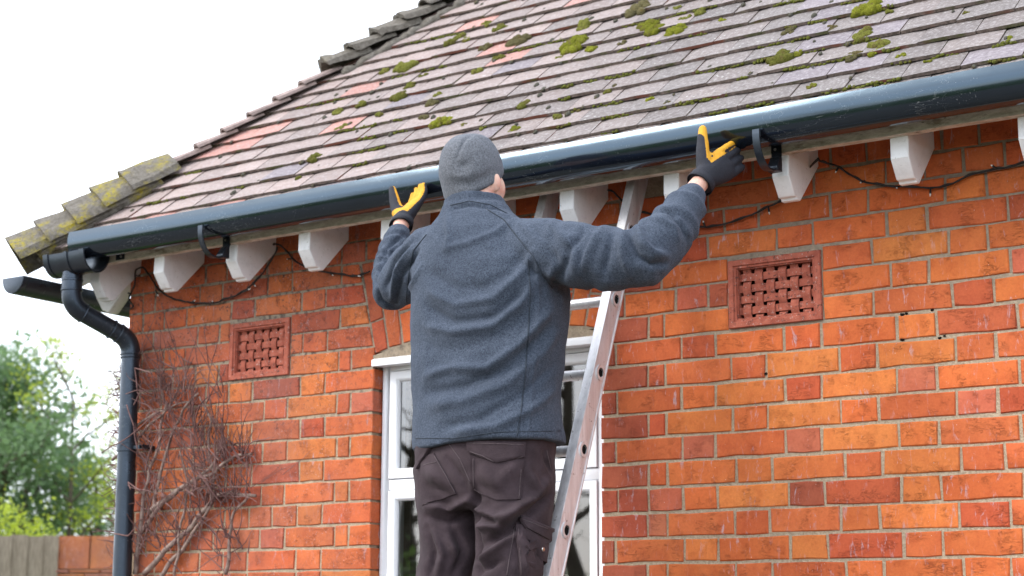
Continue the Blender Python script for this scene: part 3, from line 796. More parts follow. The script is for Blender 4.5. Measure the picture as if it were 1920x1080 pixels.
for i, (o_, d, c, xc, s, cut) in enumerate(tiles):
    rnd = random.Random(int(i*7+c*3))
    if cut:
        l0 = max(hip_x(s)-xc, -TW/2); l1 = max(min(hip_x(s+TL)-xc, TW/2-0.004), -TW/2)
        if l0 > TW/2-0.02: continue
        me = tile_mesh(TW-0.0025, l0, l1, seed=900+i)
    else: me = VAR[rnd.randrange(14)]
    Mx = Matrix.Translation(roof_pt(xc, s+rnd.uniform(-0.003, 0.003), rnd.uniform(0, 0.002))) @ ROT @ Matrix.Rotation(rnd.uniform(-0.006, 0.006), 4, 'Z')
    if i < 296 and o_ == 0:
        t = link('roof_tile', me, roof); t.matrix_world = Mx
        # paler salmon near the hip, darker purple-grey to the right
        k = min(1, max(0, (xc+2.9)/2.6-0.12*s)); k = k+rnd.uniform(-0.22, 0.22); k = min(1, max(0, k))
        A = np.array([0.32, 0.247, 0.226]); B = np.array([0.152, 0.135, 0.129])
        q = A*(1-k)+B*k
        if rnd.random() < 0.10*(1-0.97*k): q = np.array([0.40, 0.205, 0.172])
        if rnd.random() < 0.12*k: q = np.array([0.19, 0.165, 0.18])
        q = q*rnd.uniform(0.85, 1.1)
        t.color = (*q, 1)
    else:
        stuff.add([Mx @ v.co for v in me.vertices], [tuple(p.vertices) for p in me.polygons])
if stuff.v:
    so = stuff.build('roof_tile', M['tile'], roof, fix=False); so['kind'] = 'stuff'; so.color = (0.34, 0.26, 0.25, 1)

# bonnet hip tiles bedded along the hip
HU = Vector((1, 1, 1)).normalized(); HN = Vector((-1, -1, 2)).normalized(); HB = Vector((1, -1, 0)).normalized()
HIP0 = Vector((CORNER_X-O, EAVE_Y, EAVE_Z))
def bonnet(k, s, raise_, halfw, length, thick, tail_up, rough_amp, fall=0.60):
    rnd = random.Random(4000+k); V = []; n = 14
    V1 = []; V0 = []
    for yi, u in enumerate((0.0, 0.02, length*0.5, length)):
        f = u/length; wd = halfw*(1-0.22*f); up = raise_+tail_up*(1-f)
        for lay, arr in ((1, V1), (0, V0)):
            for i in range(n+1):
                a_ = -1+2*i/n
                c_ = 0.045
                drop = math.sqrt(c_*c_+(a_*wd*fall)**2)-c_
                h = up-drop*(1.0+0.25*abs(a_)*tail_up/0.03)+(thick if lay else 0)
                jitter = rough_amp*noise.noise(Vector((a_*3+k, u*16, k*2.1+lay)))
                arr.append(HIP0+HU*(s+u)+HB*(a_*wd)+HN*(h+jitter))
    b = MB(); n1 = n+1; N = 4*n1
    Fc = []
    for yi in range(3):
        for i in range(n):
            a_ = yi*n1+i
            Fc.append((a_, a_+1, a_+n1+1, a_+n1)); Fc.append((N+a_, N+a_+n1, N+a_+n1+1, N+a_+1))
        Fc.append((yi*n1, (yi+1)*n1, N+(yi+1)*n1, N+yi*n1)); Fc.append((yi*n1+n, N+yi*n1+n, N+(yi+1)*n1+n, (yi+1)*n1+n))
    for i in range(n): Fc.append((i, N+i, N+i+1, i+1))
    b.add(V1+V0, Fc)
    o = b.build('bonnet_tile', M['bonnet'], roof); sharp_smooth(o.data, 40); return o
step = GA*math.sqrt(1.5)         # distance up the hip per course
for k in range(0, 22):
    s = k*step-0.035
    if k < 5: bonnet(k, s-0.060, 0.036, 0.152, 0.20, 0.027, 0.046, 0.010, 0.76)
    elif k < 11: bonnet(k, s, 0.002, 0.085, 0.17, 0.011, 0.030, 0.003).data.materials[0] = M['tile_pale']
    else: bonnet(k, s, 0.008, 0.108, 0.185, 0.022, 0.050, 0.017)
# rough bedding mortar under the edge of the bonnets
bl = MB()
for side_ in (1, -1):
    P = [HIP0+HU*((-0.03 if q < 28 else 0.78)+q*0.02)+HB*side_*(0.088+0.016*noise.noise(Vector((q*0.4, 2, side_))))+HN*((-0.032 if q < 28 else -0.047)+0.008*noise.noise(Vector((q*0.5, 7, 0)))) for q in range(95)]
    bl.tube(P[:28], [0.028+0.010*noise.noise(Vector((q*0.7, 0, 5))) for q in range(28)], 8)
    bl.tube(P[28:], [0.022+0.016*noise.noise(Vector((q*0.7, 0, 5))) for q in range(28, 95)], 8)
bo = bl.build('hip_bedding', M['bonnet'], roof, True); bo['kind'] = 'stuff'

# moss cushions where the photograph shows them
def roof_hit(px, py, h=0.008):
    d = Vector(ray(px, py)); nrm = Vector((0, -S2, S2)); P0 = roof_pt(0, 0, h); c = Vector(CAM)
    return c+d*((P0-c).dot(nrm)/d.dot(nrm))
def cushion(seed, rx, ry, rz, sub=3):
    b = bmesh.new(); bmesh.ops.create_icosphere(b, subdivisions=sub, radius=1.0)
    V = []
    for v in b.verts:
        p = v.co; k = 1+0.30*noise.noise(p*1.7+Vector((seed,0,0)))+0.16*noise.noise(p*5+Vector((0,seed,0)))+0.10*noise.noise(p*12+Vector((0,0,seed)))
        V.append(Vector((p.x*rx*k, p.y*ry*k, max(p.z, -0.3)*rz*k)))
    Fc = [[v.index for v in f.verts] for f in b.faces]; b.free(); return V, Fc
MOSS = [(1630,10,21,0),(1615,60,17,1),(1645,80,17,1),(1640,95,10,0),(1463,103,19,1),(1497,97,9,0),(1600,100,14,2),(1690,104,10,0),(1523,158,9,0),(1220,182,8,0),(1045,215,9,1),
 (1195,12,19,2),(1178,18,10,2),(1217,44,17,0),(1225,52,15,0),(1268,53,17,0),(1313,19,10,1),(1270,10,9,1),(1352,35,8,0),(1080,76,20,0),(1070,88,14,0),(1098,38,13,1),(1092,48,11,1),(1106,88,12,0),(1168,78,8,2),
 (1480,55,11,2),(912,42,10,1),(938,48,13,1),(847,72,13,1),(862,66,9,1),(874,70,9,1),(970,72,16,2),(985,68,9,2),(912,84,12,2),(761,118,20,1),(719,131,9,1),(792,140,8,1),(766,157,12,1),
 (748,176,14,1),(680,190,12,1),(818,176,10,1),(811,188,12,2),(829,223,17,0),(796,216,9,2),(632,207,11,1),(641,236,11,1),(712,211,8,1),(592,291,13,1),(563,328,8,1),(964,240,10,0),(868,232,7,1),
 (897,128,11,1),(1895,68,8,0),(936,104,9,1),(978,192,12,1),(1285,30,9,1),(1250,190,7,2),(1740,112,6,0),(1812,20,7,1),(1668,18,7,1),(1140,168,8,1),(1455,75,6,0),(1557,50,10,2),(905,238,6,1),(1050,105,7,1)]
MC = [(0.30,0.31,0.040), (0.23,0.23,0.055), (0.22,0.19,0.10)]
for i, (px, py, rpx, kind) in enumerate(MOSS):
    p = roof_hit(px, py+rpx*0.35)
    sc = (p-Vector(CAM)).length/F_PX*rpx*1.12
    b = MB(); rm_ = random.Random(i*13)
    nb_ = 6 if rpx < 9 else 11 if rpx < 14 else 18
    for q in range(nb_):
        a_ = rm_.uniform(0, 6.28); d_ = math.sqrt(rm_.random())*0.85 if q else 0.0; r_ = sc*rm_.uniform(0.22, 0.50)
        off = Vector((math.cos(a_)*d_*sc*1.15, math.sin(a_)*d_*sc*1.0, -0.002))
        V, Fc = cushion(i*3.7+q*1.3, r_*1.2, r_*1.25, r_*rm_.uniform(0.85, 1.25), 2)
        b.add([off+v for v in V], Fc)
    me = b.mesh('moss_clump', M['moss'], True)
    o = link('moss_clump', me, roof)
    o.matrix_world = Matrix.Translation(p) @ ROT @ Matrix.Rotation(rm_.uniform(-0.5, 0.5), 4, 'Z')
    v = rm_.uniform(0.7, 1.1); o.color = (*[c*v for c in MC[kind]], 1)
# thin moss along tile tails and lichen knobs
mm = MB()
rnd = random.Random(3)
for c in range(1, 20):
    n_ = 46 if c < 14 else 20
    for q in range(n_):
        x = rnd.uniform(hip_x(c*GA)+0.1, 1.3)
        if noise.noise(Vector((x*2.3, c*1.7, 0.5))) < (0.0 if x > -0.9 else 0.3): continue
        for e in range(rnd.randint(3, 7)):
            pp = roof_pt(x+e*0.013, c*GA+rnd.uniform(-0.005, 0.004), rnd.uniform(0.001, 0.008))
            V, Fc = cushion(rnd.uniform(0, 90), rnd.uniform(0.006, 0.011), rnd.uniform(0.005, 0.010), rnd.uniform(0.004, 0.009), 1)
            mm.add([pp+(ROT.to_3x3() @ v) for v in V], Fc)
mo = mm.build('tail_moss', M['moss'], roof, True); mo['kind'] = 'stuff'; mo.color = (0.20, 0.21, 0.05, 1)
kn = MB()
for q in range(190):
    c = rnd.uniform(0.5, 19); x = rnd.uniform(hip_x(c*GA)+0.08, 1.2)
    pp = roof_pt(x, c*GA, 0.008); r_ = rnd.uniform(0.004, 0.0105)
    V, Fc = cushion(rnd.uniform(0, 90), r_, r_*1.5, r_*0.8, 2); kn.add([pp+(ROT.to_3x3() @ v) for v in V], Fc)
ko = kn.build('lichen_knob', M['moss'], roof, True); ko['kind'] = 'stuff'; ko.color = (0.16, 0.15, 0.13, 1)

# ------------------------------------------------------------------ gutters, brackets, downpipe
def trough(r_out, depth, th=0.0028, n=22, lip=0.004):
    """half-round profile in (across, up), open at the top, as a closed loop"""
    o = []; i = []
    for k in range(n+1):
        a = PI*k/n
        o.append((-r_out*math.cos(a), -depth*math.sin(a))); i.append((-(r_out-th)*math.cos(a), -(depth-th)*math.sin(a)))
    o[0] = (-r_out-lip*0.2, 0.002); o[-1] = (r_out, 0.002)
    i[0] = (-r_out+th+lip, 0.002); i[-1] = (r_out-th, 0.002)
    return o+i[::-1]
def sweep_x(prof, x0, x1, y, z, n=2, wob=0.0, tilt=0.0):
    rings = []
    for k in range(n+1):
        x = x0+(x1-x0)*k/n; ct, st_ = math.cos(tilt), math.sin(tilt)
        dz = wob*noise.noise(Vector((x*1.1, 3, 0))); dy = wob*noise.noise(Vector((x*1.3, 8, 0)))
        rings.append([(x, y+a*ct-b*st_+dy, z+a*st_+b*ct+dz) for a, b in prof])
    return rings
b = MB(); b.loft(sweep_x(trough(0.0585, 0.082), -2.775, 1.75, -0.288, 1.208, 48, 0.0022, -0.29))
gutter = b.build('gutter', M['gutter']); sharp_smooth(gutter.data, 40)
tag(gutter, 'long glossy black plastic gutter held up below the roof tiles by the man', 'gutter')
# old gutter on the side eave with its stop end
b = MB()
pr = trough(0.058, 0.062); rings = []
for y in (-0.295, 0.5, 3.0): rings.append([(-3.098+a, y, 1.098+c) for a, c in pr])
b.loft(rings)
side = b.build('gutter', M['pipe']); sharp_smooth(side.data, 40)
tag(side, 'short end of black gutter on the side eave with a half round stop end', 'gutter')
e = MB(); n = 20
arc = [(-3.098-0.060*math.cos(PI*k/n), 0, 1.100-0.064*math.sin(PI*k/n)) for k in range(n+1)]
e.prism([(x, -0.322, z) for x, _, z in arc], (0, 0.026, 0)); so_ = e.build('stop_end', M['pipe'], side); bevel(so_.data, 0.002)

def gutter_bracket(x, label):
    t = thing('gutter_bracket', label, 'bracket', 'empty gutter brackets on the rafter ends', (x, 0, 0))
    y0 = -0.2265; zt, zb = 1.150, 1.068
    p = MB(); p.box((-0.016, y0-0.004, zb), (0.016, y0, zt)); p.prism([(-0.016, y0-0.004, zb), (-0.016, y0-0.030, zb-0.001), (-0.016, y0-0.034, zb+0.010), (-0.016, y0-0.010, zb+0.045)], (0.032, 0, 0))
    o = p.build('back_plate', M['pipe'], t); bevel(o.data, 0.002)
    # curved arm sweeping under the gutter and up its front
    rings = []; cy, cz, r1 = -0.288, 1.150, 0.068
    for k in range(20):
        a = PI*0.06+(PI*0.94)*k/19
        yy = cy+r1*math.cos(a); zz = cz-0.084*math.sin(a)
        no = Vector((0, math.cos(a), -math.sin(a)*1.2)).normalized()
        wd = 0.013-0.003*k/19; th = 0.0045
        c0 = Vector((0, yy, zz)); rings.append([c0+Vector((-wd,0,0)), c0+Vector((wd,0,0)), c0+Vector((wd,0,0))+no*th, c0+Vector((-wd,0,0))+no*th])
    q = MB(); q.loft(rings); 
    lipc = Vector((0, cy-r1+0.002, cz+0.003)); q.obox(lipc, (0.0105,0,0), (0,0.006,0), (0,0,0.010))
    ao = q.build('arm', M['pipe'], t); sharp_smooth(ao.data, 40)
    for sx in (-0.003,):
        s = MB(); s.tube([(sx, y0-0.004, zt-0.014), (sx, y0-0.0062, zt-0.014)], [0.0045, 0.0038], 10); s.build('screw', M['steel'], t)
gutter_bracket(-2.098, 'empty black gutter bracket on the rafter end left of the man')
gutter_bracket(0.003, 'empty black gutter bracket on the rafter end right of the gloved hand')

dp = thing('downpipe', 'black plastic downpipe with gutter outlet and two bends at the house corner', 'downpipe')
OX, OY, OZ = -2.765, -0.292, 1.150
b = MB(); b.loft(sweep_x(trough(0.060, 0.072), OX-0.120, OX+0.078, OY, OZ, 1))
oo = b.build('outlet', M['pipe'], dp); sharp_smooth(oo.data, 40)
for xa, xb in ((OX-0.132, OX-0.108), (OX-0.022, OX-0.006), (OX+0.058, OX+0.084)):
    b = MB(); b.loft(sweep_x(trough(0.0645, 0.0765, 0.006), xa, xb, OY, OZ+0.002, 1)); o = b.build('outlet_collar', M['pipe'], dp); sharp_smooth(o.data, 40)
b = MB(); b.box((OX+0.118, -0.2265-0.003, 1.128), (OX+0.160, -0.2265, 1.152)); b.build('fixing_lug', M['pipe'], dp)
b = MB(); b.tube([(OX+0.145, -0.2295, 1.140), (OX+0.145, -0.2325, 1.140)], [0.005, 0.004], 10); b.build('screw', M['steel'], dp)
SP = Vector((OX-0.043, OY+0.004, 0))
PT = [SP+Vector((0,0,1.085)), SP+Vector((0,0,0.995)), None]
low_t, low_b = spot(244, 680, -0.060), spot(229, 1060, -0.060)
dirl = (low_b-low_t).normalized()
b = MB(); b.tube([SP+Vector((0,0,1.095)), SP+Vector((0,0,1.02))], 0.0375, 26); o = b.build('spigot', M['pipe'], dp); sharp_smooth(o.data)
A_ = SP+Vector((0,0,0.965)); B_ = low_t+Vector((0,0,0.085))
off = (B_-A_).normalized()
def bend(a, d0, d1, L, r_, nm):
    pts = []
    for k in range(11):
        t = k/10; p0 = a-d0*L; p2 = a+d1*L
        pts.append(p0*(1-t)**2+a*2*t*(1-t)+p2*t**2)
    b = MB(); b.tube(pts, r_, 26); o = b.build(nm, M['pipe'], dp); sharp_smooth(o.data); return pts
dn = Vector((0,0,-1))
p1 = bend(A_, dn, off, 0.055, 0.0365, 'bend'); p2 = bend(B_, off, dirl, 0.055, 0.0365, 'bend')
b = MB(); b.tube([p1[-1], p2[0]], 0.034, 26); o = b.build('offset_pipe', M['pipe'], dp); sharp_smooth(o.data)
def ring_at(p, d, r_, h, nm='socket_ring'):
    b = MB(); b.tube([p-d*h/2, p+d*h/2], r_, 26); o = b.build(nm, M['pipe'], dp); bevel(o.data, 0.0015, 1)
for p, d in ((p1[0]+Vector((0,0,0.004)), dn), (p1[0]+Vector((0,0,0.040)), dn)): ring_at(p, d, 0.0395, 0.008)
for p, d in ((p1[-1], off), (p2[0], off), (p2[0]-off*0.03, off), (p2[-1], dirl), (p2[-1]+dirl*0.012, dirl)): ring_at(p, d, 0.0388, 0.005)
endp = p2[-1]+dirl*((p2[-1].z-GZ-0.05)/-dirl.z)
b = MB(); b.tube([p2[-1], endp], 0.034, 26); o = b.build('pipe', M['pipe'], dp); sharp_smooth(o.data)
cl = spot(236, 840, -0.060); cl = p2[-1]+dirl*((p2[-1].z-cl.z)/-dirl.z)
ring_at(cl, dirl, 0.0375, 0.030, 'pipe_clip')
b = MB(); b.box((cl.x+0.03, -0.066, cl.z-0.006), (cl.x+0.085, -0.058, cl.z+0.006)); b.box((cl.x+0.07, -0.066, cl.z-0.008), (cl.x+0.085, -0.001, cl.z+0.008)); b.build('clip_arm', M['pipe'], dp)

# ------------------------------------------------------------------ string lights
sl = thing('string_lights', 'black string light cable with tiny bulbs looped along the rafter ends', 'string lights')
def cable(pts, Ys, bulbs):
    P = [spot(px, py, y) for (px, py), y in zip(pts, Ys)]
    Q = []
    for i in range(len(P)-1):
        p0, p1_, p2_, p3 = P[max(i-1,0)], P[i], P[i+1], P[min(i+2, len(P)-1)]
        for k in range(6):
            t = k/6
            Q.append(0.5*((2*p1_)+(p2_-p0)*t+(2*p0-5*p1_+4*p2_-p3)*t*t+(3*p1_-p0-3*p2_+p3)*t**3))
    Q.append(P[-1])
    Q = [q+Vector((0, 0.002*noise.noise(q*30), 0.0022*noise.noise(q*45))) for q in Q]
    b = MB(); b.tube(Q, 0.0030, 6); b.tube([q+Vector((0.001,-0.004,0.003*math.sin(i*0.9))) for i, q in enumerate(Q)], 0.0022, 5)
    b.build('cable', M['cable'], sl, True)
    for px, py, qx, qy in bulbs:
        a = spot(px, py, -0.02); c = spot(qx, qy, -0.03)
        b = MB(); b.tube([a, a.lerp(c, 0.75)], [0.0028, 0.0034], 6); b.build('bulb_holder', M['cable'], sl)
        b = MB(); b.tube([a.lerp(c, 0.75), c], [0.0026, 0.0012], 6); b.build('bulb', M['bulb'], sl)
cable([(231,580),(250,575),(242,563),(246,548),(253,535),(255,508),(268,502),(279,515),(300,545),(325,560),(352,566),(395,569),(425,560),(450,550),(475,532),(498,505),(516,475),(520,463)],
      [-0.012]*4+[-0.03,-0.05,-0.04,-0.02]+[-0.012]*6+[-0.02,-0.04,-0.06,-0.06],
      [(246,552,238,548),(292,545,297,555),(360,566,366,563),(400,569,398,564),(255,517,268,517),(455,548,470,541),(474,530,479,537)])
cable([(512,459),(522,458),(537,470),(550,486),(575,502),(600,508),(640,514),(670,518),(694,508)], [-0.06,-0.055,-0.03]+[-0.012]*6,
      [(547,485,537,486),(618,511,625,517),(660,516,676,518),(520,460,515,455)])
cable([(1140,358),(1148,358),(1165,375),(1185,392),(1215,400),(1250,410),(1290,420),(1325,426),(1365,418),(1410,402),(1445,385),(1472,372),(1490,345),(1530,302),(1540,303),(1565,310),(1590,325),(1620,340),(1660,348),(1715,351),(1770,350),(1810,332),(1850,320),(1895,312),(1935,300)],
      [-0.06,-0.05,-0.03]+[-0.012]*8+[-0.02,-0.04,-0.06,-0.05,-0.02]+[-0.012]*9,
      [(1322,425,1318,414),(1440,387,1443,402),(1572,314,1566,324),(1622,339,1612,343),(1680,349,1682,353),(1745,351,1744,368),(1868,316,1858,309),(1536,301,1532,293)])

# ------------------------------------------------------------------ ladder
ld = thing('ladder', 'aluminium ladder leaning against the wall in front of the window', 'ladder')
LT = Vector((0, -0.070, 1.225)); LB0 = Vector((0, -0.587, -0.053)); ldir = (LB0-LT).normalized()
LBm = LT+ldir*((LT.z-GZ)/-ldir.z)
lperp = Vector((0, ldir.z, -ldir.y))          # out of the ladder, towards the viewer
if lperp.y > 0: lperp = -lperp
XR, XL = -0.520, -0.835
def stile(x):
    b = MB(); c = (LT+LBm)/2+Vector((x, 0, 0)); h = (LBm-LT)/2
    b.obox(c, (0.0135,0,0), lperp*0.033, h)
    b.obox(c+lperp*0.031, (0.0155,0,0), lperp*0.0035, h*0.9999)
    b.obox(c-lperp*0.031, (0.0155,0,0), lperp*0.0035, h*0.9998)
    o = b.build('stile', M['alu'], ld); bevel(o.data, 0.0022, 2); return o
stile(XR); stile(XL)
# an upper slim section slides inside the stiles
rz = [spot(px, py, 0)[2] for px, py in ()]
first = onr = None
def ladder_pt(z): return LT+ldir*((LT.z-z)/-ldir.z)
def rung_z(px, py):
    # height on the outer face of the right stile along this picture ray
    d = Vector(ray(px, py)); c = Vector(CAM); t = (XR+0.0135-c.x)/d.x; return (c+d*t).z
ZS = [rung_z(1148, 560), rung_z(1113, 694), rung_z(1077, 838), rung_z(1040, 993)]
dz = (ZS[0]-ZS[3])/3
for i in range(-1, 8):
    z = ZS[0]-dz*i; p = ladder_pt(z)
    b = MB(); rings = []
    for x in (XL-0.0165, XR+0.0165):
        ring = []
        for k in range(14):
            a = 2*PI*k/14; r1 = 0.0165
            u, v = math.cos(a)*r1, math.sin(a)*r1
            if v > 0.011: v = 0.011                 # flat tread
            ring.append(p+Vector((x, 0, 0))+lperp*u+Vector((0, ldir.y, ldir.z))*(-v))
        rings.append(ring)
    b.loft(rings, caps=False); o = b.build('rung', M['alu'], ld); sharp_smooth(o.data, 40)
    for x, sg in ((XR+0.0137, 1), (XL-0.0137, -1)):
        q = MB(); outer = []; inner = []
        for k in range(16):
            a = 2*PI*k/16; e = 1.15 if math.sin(a) > 0 else 1.0
            outer.append(p+Vector((x+sg*0.004, 0, 0))+lperp*math.cos(a)*0.0215+ldir*(-math.sin(a)*0.0215*e))
            inner.append(p+Vector((x+sg*0.004, 0, 0))+lperp*math.cos(a)*0.0130+ldir*(-math.sin(a)*0.0135*e))
        base = [v-Vector((sg*0.005, 0, 0)) for v in outer]
        q.loft([base, outer, inner], caps=False); ro_ = q.build('rung_flange', M['alu'], ld); sharp_smooth(ro_.data, 50)
        d_ = MB(); d_.add([v-Vector((sg*0.003, 0, 0)) for v in inner], [tuple(range(16))]); d_.build('rung_bore', M['dark'], ld, fix=False)
for x in (XR, XL):
    b = MB(); c = LBm+Vector((x, 0, 0)); b.obox(c-ldir*0.03, (0.022,0,0), lperp*0.042, ldir*0.035); o = b.build('foot', M['pipe'], ld); bevel(o.data, 0.004)

# ------------------------------------------------------------------ the man
def remesh(mb, voxel, smooth_it=4, name='m', fac=0.5):
    me = mb.mesh(name, M['skin']); recalc(me)
    o = bpy.data.objects.new('tmp', me); COL.objects.link(o)
    r = o.modifiers.new('r', 'REMESH'); r.mode = 'VOXEL'; r.voxel_size = voxel
    s = o.modifiers.new('s', 'SMOOTH'); s.factor = fac; s.iterations = smooth_it
    dg = bpy.context.evaluated_depsgraph_get(); ev = o.evaluated_get(dg)
    out = bpy.data.meshes.new_from_object(ev); bpy.data.objects.remove(o); bpy.data.meshes.remove(me)
    out.name = name; out.polygons.foreach_set('use_smooth', [True]*len(out.polygons)); return out
def setmat(me, *mats):
    me.materials.clear()
    for m_ in mats: me.materials.append(m_)
def coords(me):
    a = np.empty(len(me.vertices)*3, np.float32); me.vertices.foreach_get('co', a); return a.reshape(-1, 3).astype(float)
def normals(me):
    a = np.empty(len(me.vertices)*3, np.float32); me.vertices.foreach_get('normal', a); return a.reshape(-1, 3).astype(float)
def setco(me, a): me.vertices.foreach_set('co', a.astype(np.float32).ravel()); me.update()
def bvh_of(me):
    return BVHTree.FromPolygons([v.co.copy() for v in me.vertices], [tuple(p.vertices) for p in me.polygons])
CV = Vector(CAM)
def hit(bv, px, py):
    d = Vector(ray(px, py)).normalized(); loc, nr, idx, dist = bv.ray_cast(CV, d); return loc, nr
def seg_dist(V, P):
    best = np.full(len(V), 9.0)
    for a, b in zip(P, P[1:]):
        ab = b-a; L = ab@ab
        if L < 1e-12: continue
        t = np.clip((V-a)@ab/L, 0, 1); best = np.minimum(best, np.linalg.norm(V-(a+t[:, None]*ab), axis=1))
    return best
def crease(me, bv, items, gain=1.0):
    """push soft folds into a cloth mesh along picture polylines: (points, amplitude, width)"""
    V = coords(me); N = normals(me); D = np.zeros(len(V))
    for pts, amp, wid in items:
        P = []
        for (x0, y0), (x1, y1) in zip(pts, pts[1:]):
            for k in range(6):
                h_, _ = hit(bv, x0+(x1-x0)*k/6, y0+(y1-y0)*k/6)
                if h_ is not None: P.append(np.array(h_))
        h_, _ = hit(bv, *pts[-1])
        if h_ is not None: P.append(np.array(h_))
        if len(P) < 2: continue
        # taper towards the ends of the fold
        dd = seg_dist(V, P); ends = np.minimum(np.linalg.norm(V-P[0], axis=1), np.linalg.norm(V-P[-1], axis=1))
        D += amp*np.exp(-(dd/wid)**2)*np.clip(0.35+ends/0.05, 0, 1)
    setco(me, V+N*D[:, None]*gain)
def vnoise(V, scale, off=0.0):
    return np.array([noise.noise(Vector(v)*scale+Vector((off, off*2, off*3))) for v in V])

TH = 0.60
def torso_ring(y, L, R_, b, Y=-0.66, n=40, p=2.3, cut=0.0):
    c = spot((L+R_)/2, y, Y); depth = (np.array(c)-CAM)@CF
    w_ = (R_-L)/2*depth/F_PX
    a = math.sqrt(max(w_*w_-(b*math.sin(TH))**2, 1e-4))/math.cos(TH)
    ring = []
    for k in range(n):
        t = 2*PI*k/n; cx, sy = math.cos(t), math.sin(t)
        ring.append(c+Vector((a*math.copysign(abs(cx)**(2/p), cx), b*math.copysign(abs(sy)**(2/p), sy), 0)))
    return ring
def limb(mb, pts, n=22):
    P = [Vector(p[0]) for p in pts]; rr = [p[1] for p in pts]
    mb.tube(P, rr, n)
    for p, r_ in zip(P, rr):
        b = bmesh.new(); bmesh.ops.create_icosphere(b, subdivisions=2, radius=r_*0.985)
        mb.add([p+v.co for v in b.verts], [[v.index for v in f.verts] for f in b.faces]); b.free()
def blob(mb, c, rx, ry, rz, rot=None, sub=3):
    b = bmesh.new(); bmesh.ops.create_icosphere(b, subdivisions=sub, radius=1.0)
    c = Vector(c); rot = rot or Matrix.Identity(3)
    mb.add([c+rot @ Vector((v.co.x*rx, v.co.y*ry, v.co.z*rz)) for v in b.verts], [[v.index for v in f.verts] for f in b.faces]); b.free()

S_R, E_R, W_R = spot(992, 462, -0.665), spot(1208, 488, -0.655), spot(1305, 352, -0.475)
S_L, E_L, W_L = spot(805, 470, -0.655), spot(733, 553, -0.600), spot(752, 418, -0.480)
HEADC = spot(885, 316, -0.645)
HR = Matrix.Rotation(R(-8), 3, 'Z') @ Matrix.Rotation(R(13), 3, 'X')
# --- body: one continuous figure
bd = MB()
bd.loft([torso_ring(y, L+18, R_-18, b-0.03) for y, L, R_, b in ((900,800,1022,.12),(860,790,1030,.13),(760,790,1030,.125),(650,785,1038,.13),(540,790,1035,.13),(470,800,1010,.115),(430,818,975,.09))])
limb(bd, [(spot(890,455,-.66), .075), (spot(888,400,-.66), .062), (spot(887,350,-.648), .060)])
blob(bd, HEADC+Vector((0,0.0,-0.006)), 0.070, 0.086, 0.092, HR); blob(bd, HEADC+HR @ Vector((0,0.045,-0.062)), 0.061, 0.054, 0.058, HR)
blob(bd, HEADC+HR @ Vector((0,0.103,-0.022)), 0.013, 0.018, 0.022, HR); blob(bd, HEADC+HR @ Vector((0,0.092,-0.062)), 0.026, 0.012, 0.010, HR)
for sx in (-1, 1):
    blob(bd, HEADC+HR @ Vector((sx*0.031,0.088,0.004)), 0.013, 0.010, 0.008, HR)
    blob(bd, HEADC+HR @ Vector((sx*0.078,0.010,-0.052)), 0.009, 0.018, 0.030, HR)
limb(bd, [(S_R, .06), (E_R, .032), (E_R.lerp(W_R, .55), .030), (W_R, .026), (spot(1322, 332, -0.437), .025)])
ARM_L = [spot(805,475,-.66), spot(740,540,-.597), spot(732,510,-.56), spot(738,470,-.52), spot(747,440,-.49), spot(753,418,-.467)]
limb(bd, list(zip(ARM_L, (.050,.034,.030,.026,.023,.026))))
FT = {-1: Vector((-0.845,-0.86,-0.60)), 1: Vector((-0.63,-0.86,-0.60))}
KN = {-1: Vector((-0.80,-0.745,-0.21)), 1: Vector((-0.600,-0.745,-0.21))}
HPp = {-1: spot(845,905,-.66), 1: spot(968,905,-.66)}
for s in (-1, 1):
    limb(bd, [(HPp[s]+Vector((-s*0.012,0.02,0)), .062), (KN[s], .046), (KN[s].lerp(FT[s], .4), .045), (FT[s], .036), (FT[s]+Vector((0,0.12,-0.045)), .03)])
person_me = remesh(bd, 0.008, 3, 'person'); setmat(person_me, M['skin'])
person = link('person', person_me)
tag(person, 'person in grey beanie, blue fleece and brown cargo trousers on a ladder lifting the gutter', 'person')

# --- fleece jacket
jk = MB()
rows = [(836,777,1056,.158),(800,776,1051,.152),(750,775,1046,.148),(700,774,1051,.146),(650,772,1056,.146),(600,770,1063,.147),(550,772,1062,.147),(505,775,1048,.142),(470,784,1022,.132),(440,796,1000,.118),(418,812,978,.100),(402,826,958,.084),(388,832,950,.078)]
jk.loft([[p+Vector((0, 0, -0.010 if (i_ == 0 and p.x < -0.75) else 0)) for p in torso_ring(*r_)] for i_, r_ in enumerate(rows)])
limb(jk, [(spot(975,470,-.665), .090), (spot(1030,473,-.672), .094), (spot(1095,482,-.676), .090), (spot(1155,486,-.672), .085), (spot(1205,484,-.655), .080), (spot(1243,450,-.60), .074), (spot(1272,412,-.545), .064), (spot(1288,384,-.51), .053), (spot(1295,371,-.495), .0445)])
limb(jk, [(spot(815,475,-.66), .088), (spot(782,500,-.645), .080), (spot(750,533,-.615), .070), (spot(737,545,-.595), .062), (spot(732,510,-.56), .056), (spot(738,470,-.52), .046), (spot(745,447,-.494), .041), (spot(746,442,-.491), .040)])
# stand-up collar
col_pts = []
for (y, L, R_, b, tl) in ((400,830,950,.080,0),(384,831,947,.076,0),(372,832,945,.074,0.0)):
    col_pts.append([p+Vector((0, 0.0, 0.0)) for p in torso_ring(y, L, R_, b, -0.655, 36, 2.0)])
cc = sum((Vector(p) for p in col_pts[-1]), Vector())/36
last = []
for p in col_pts[-1]:
    q = Vector(p); q.z += -0.10*(q.y-cc.y)+0.0; last.append(q)
col_pts[-1] = last
jk.loft(col_pts)
jacket_me = remesh(jk, 0.0062, 5, 'jacket')
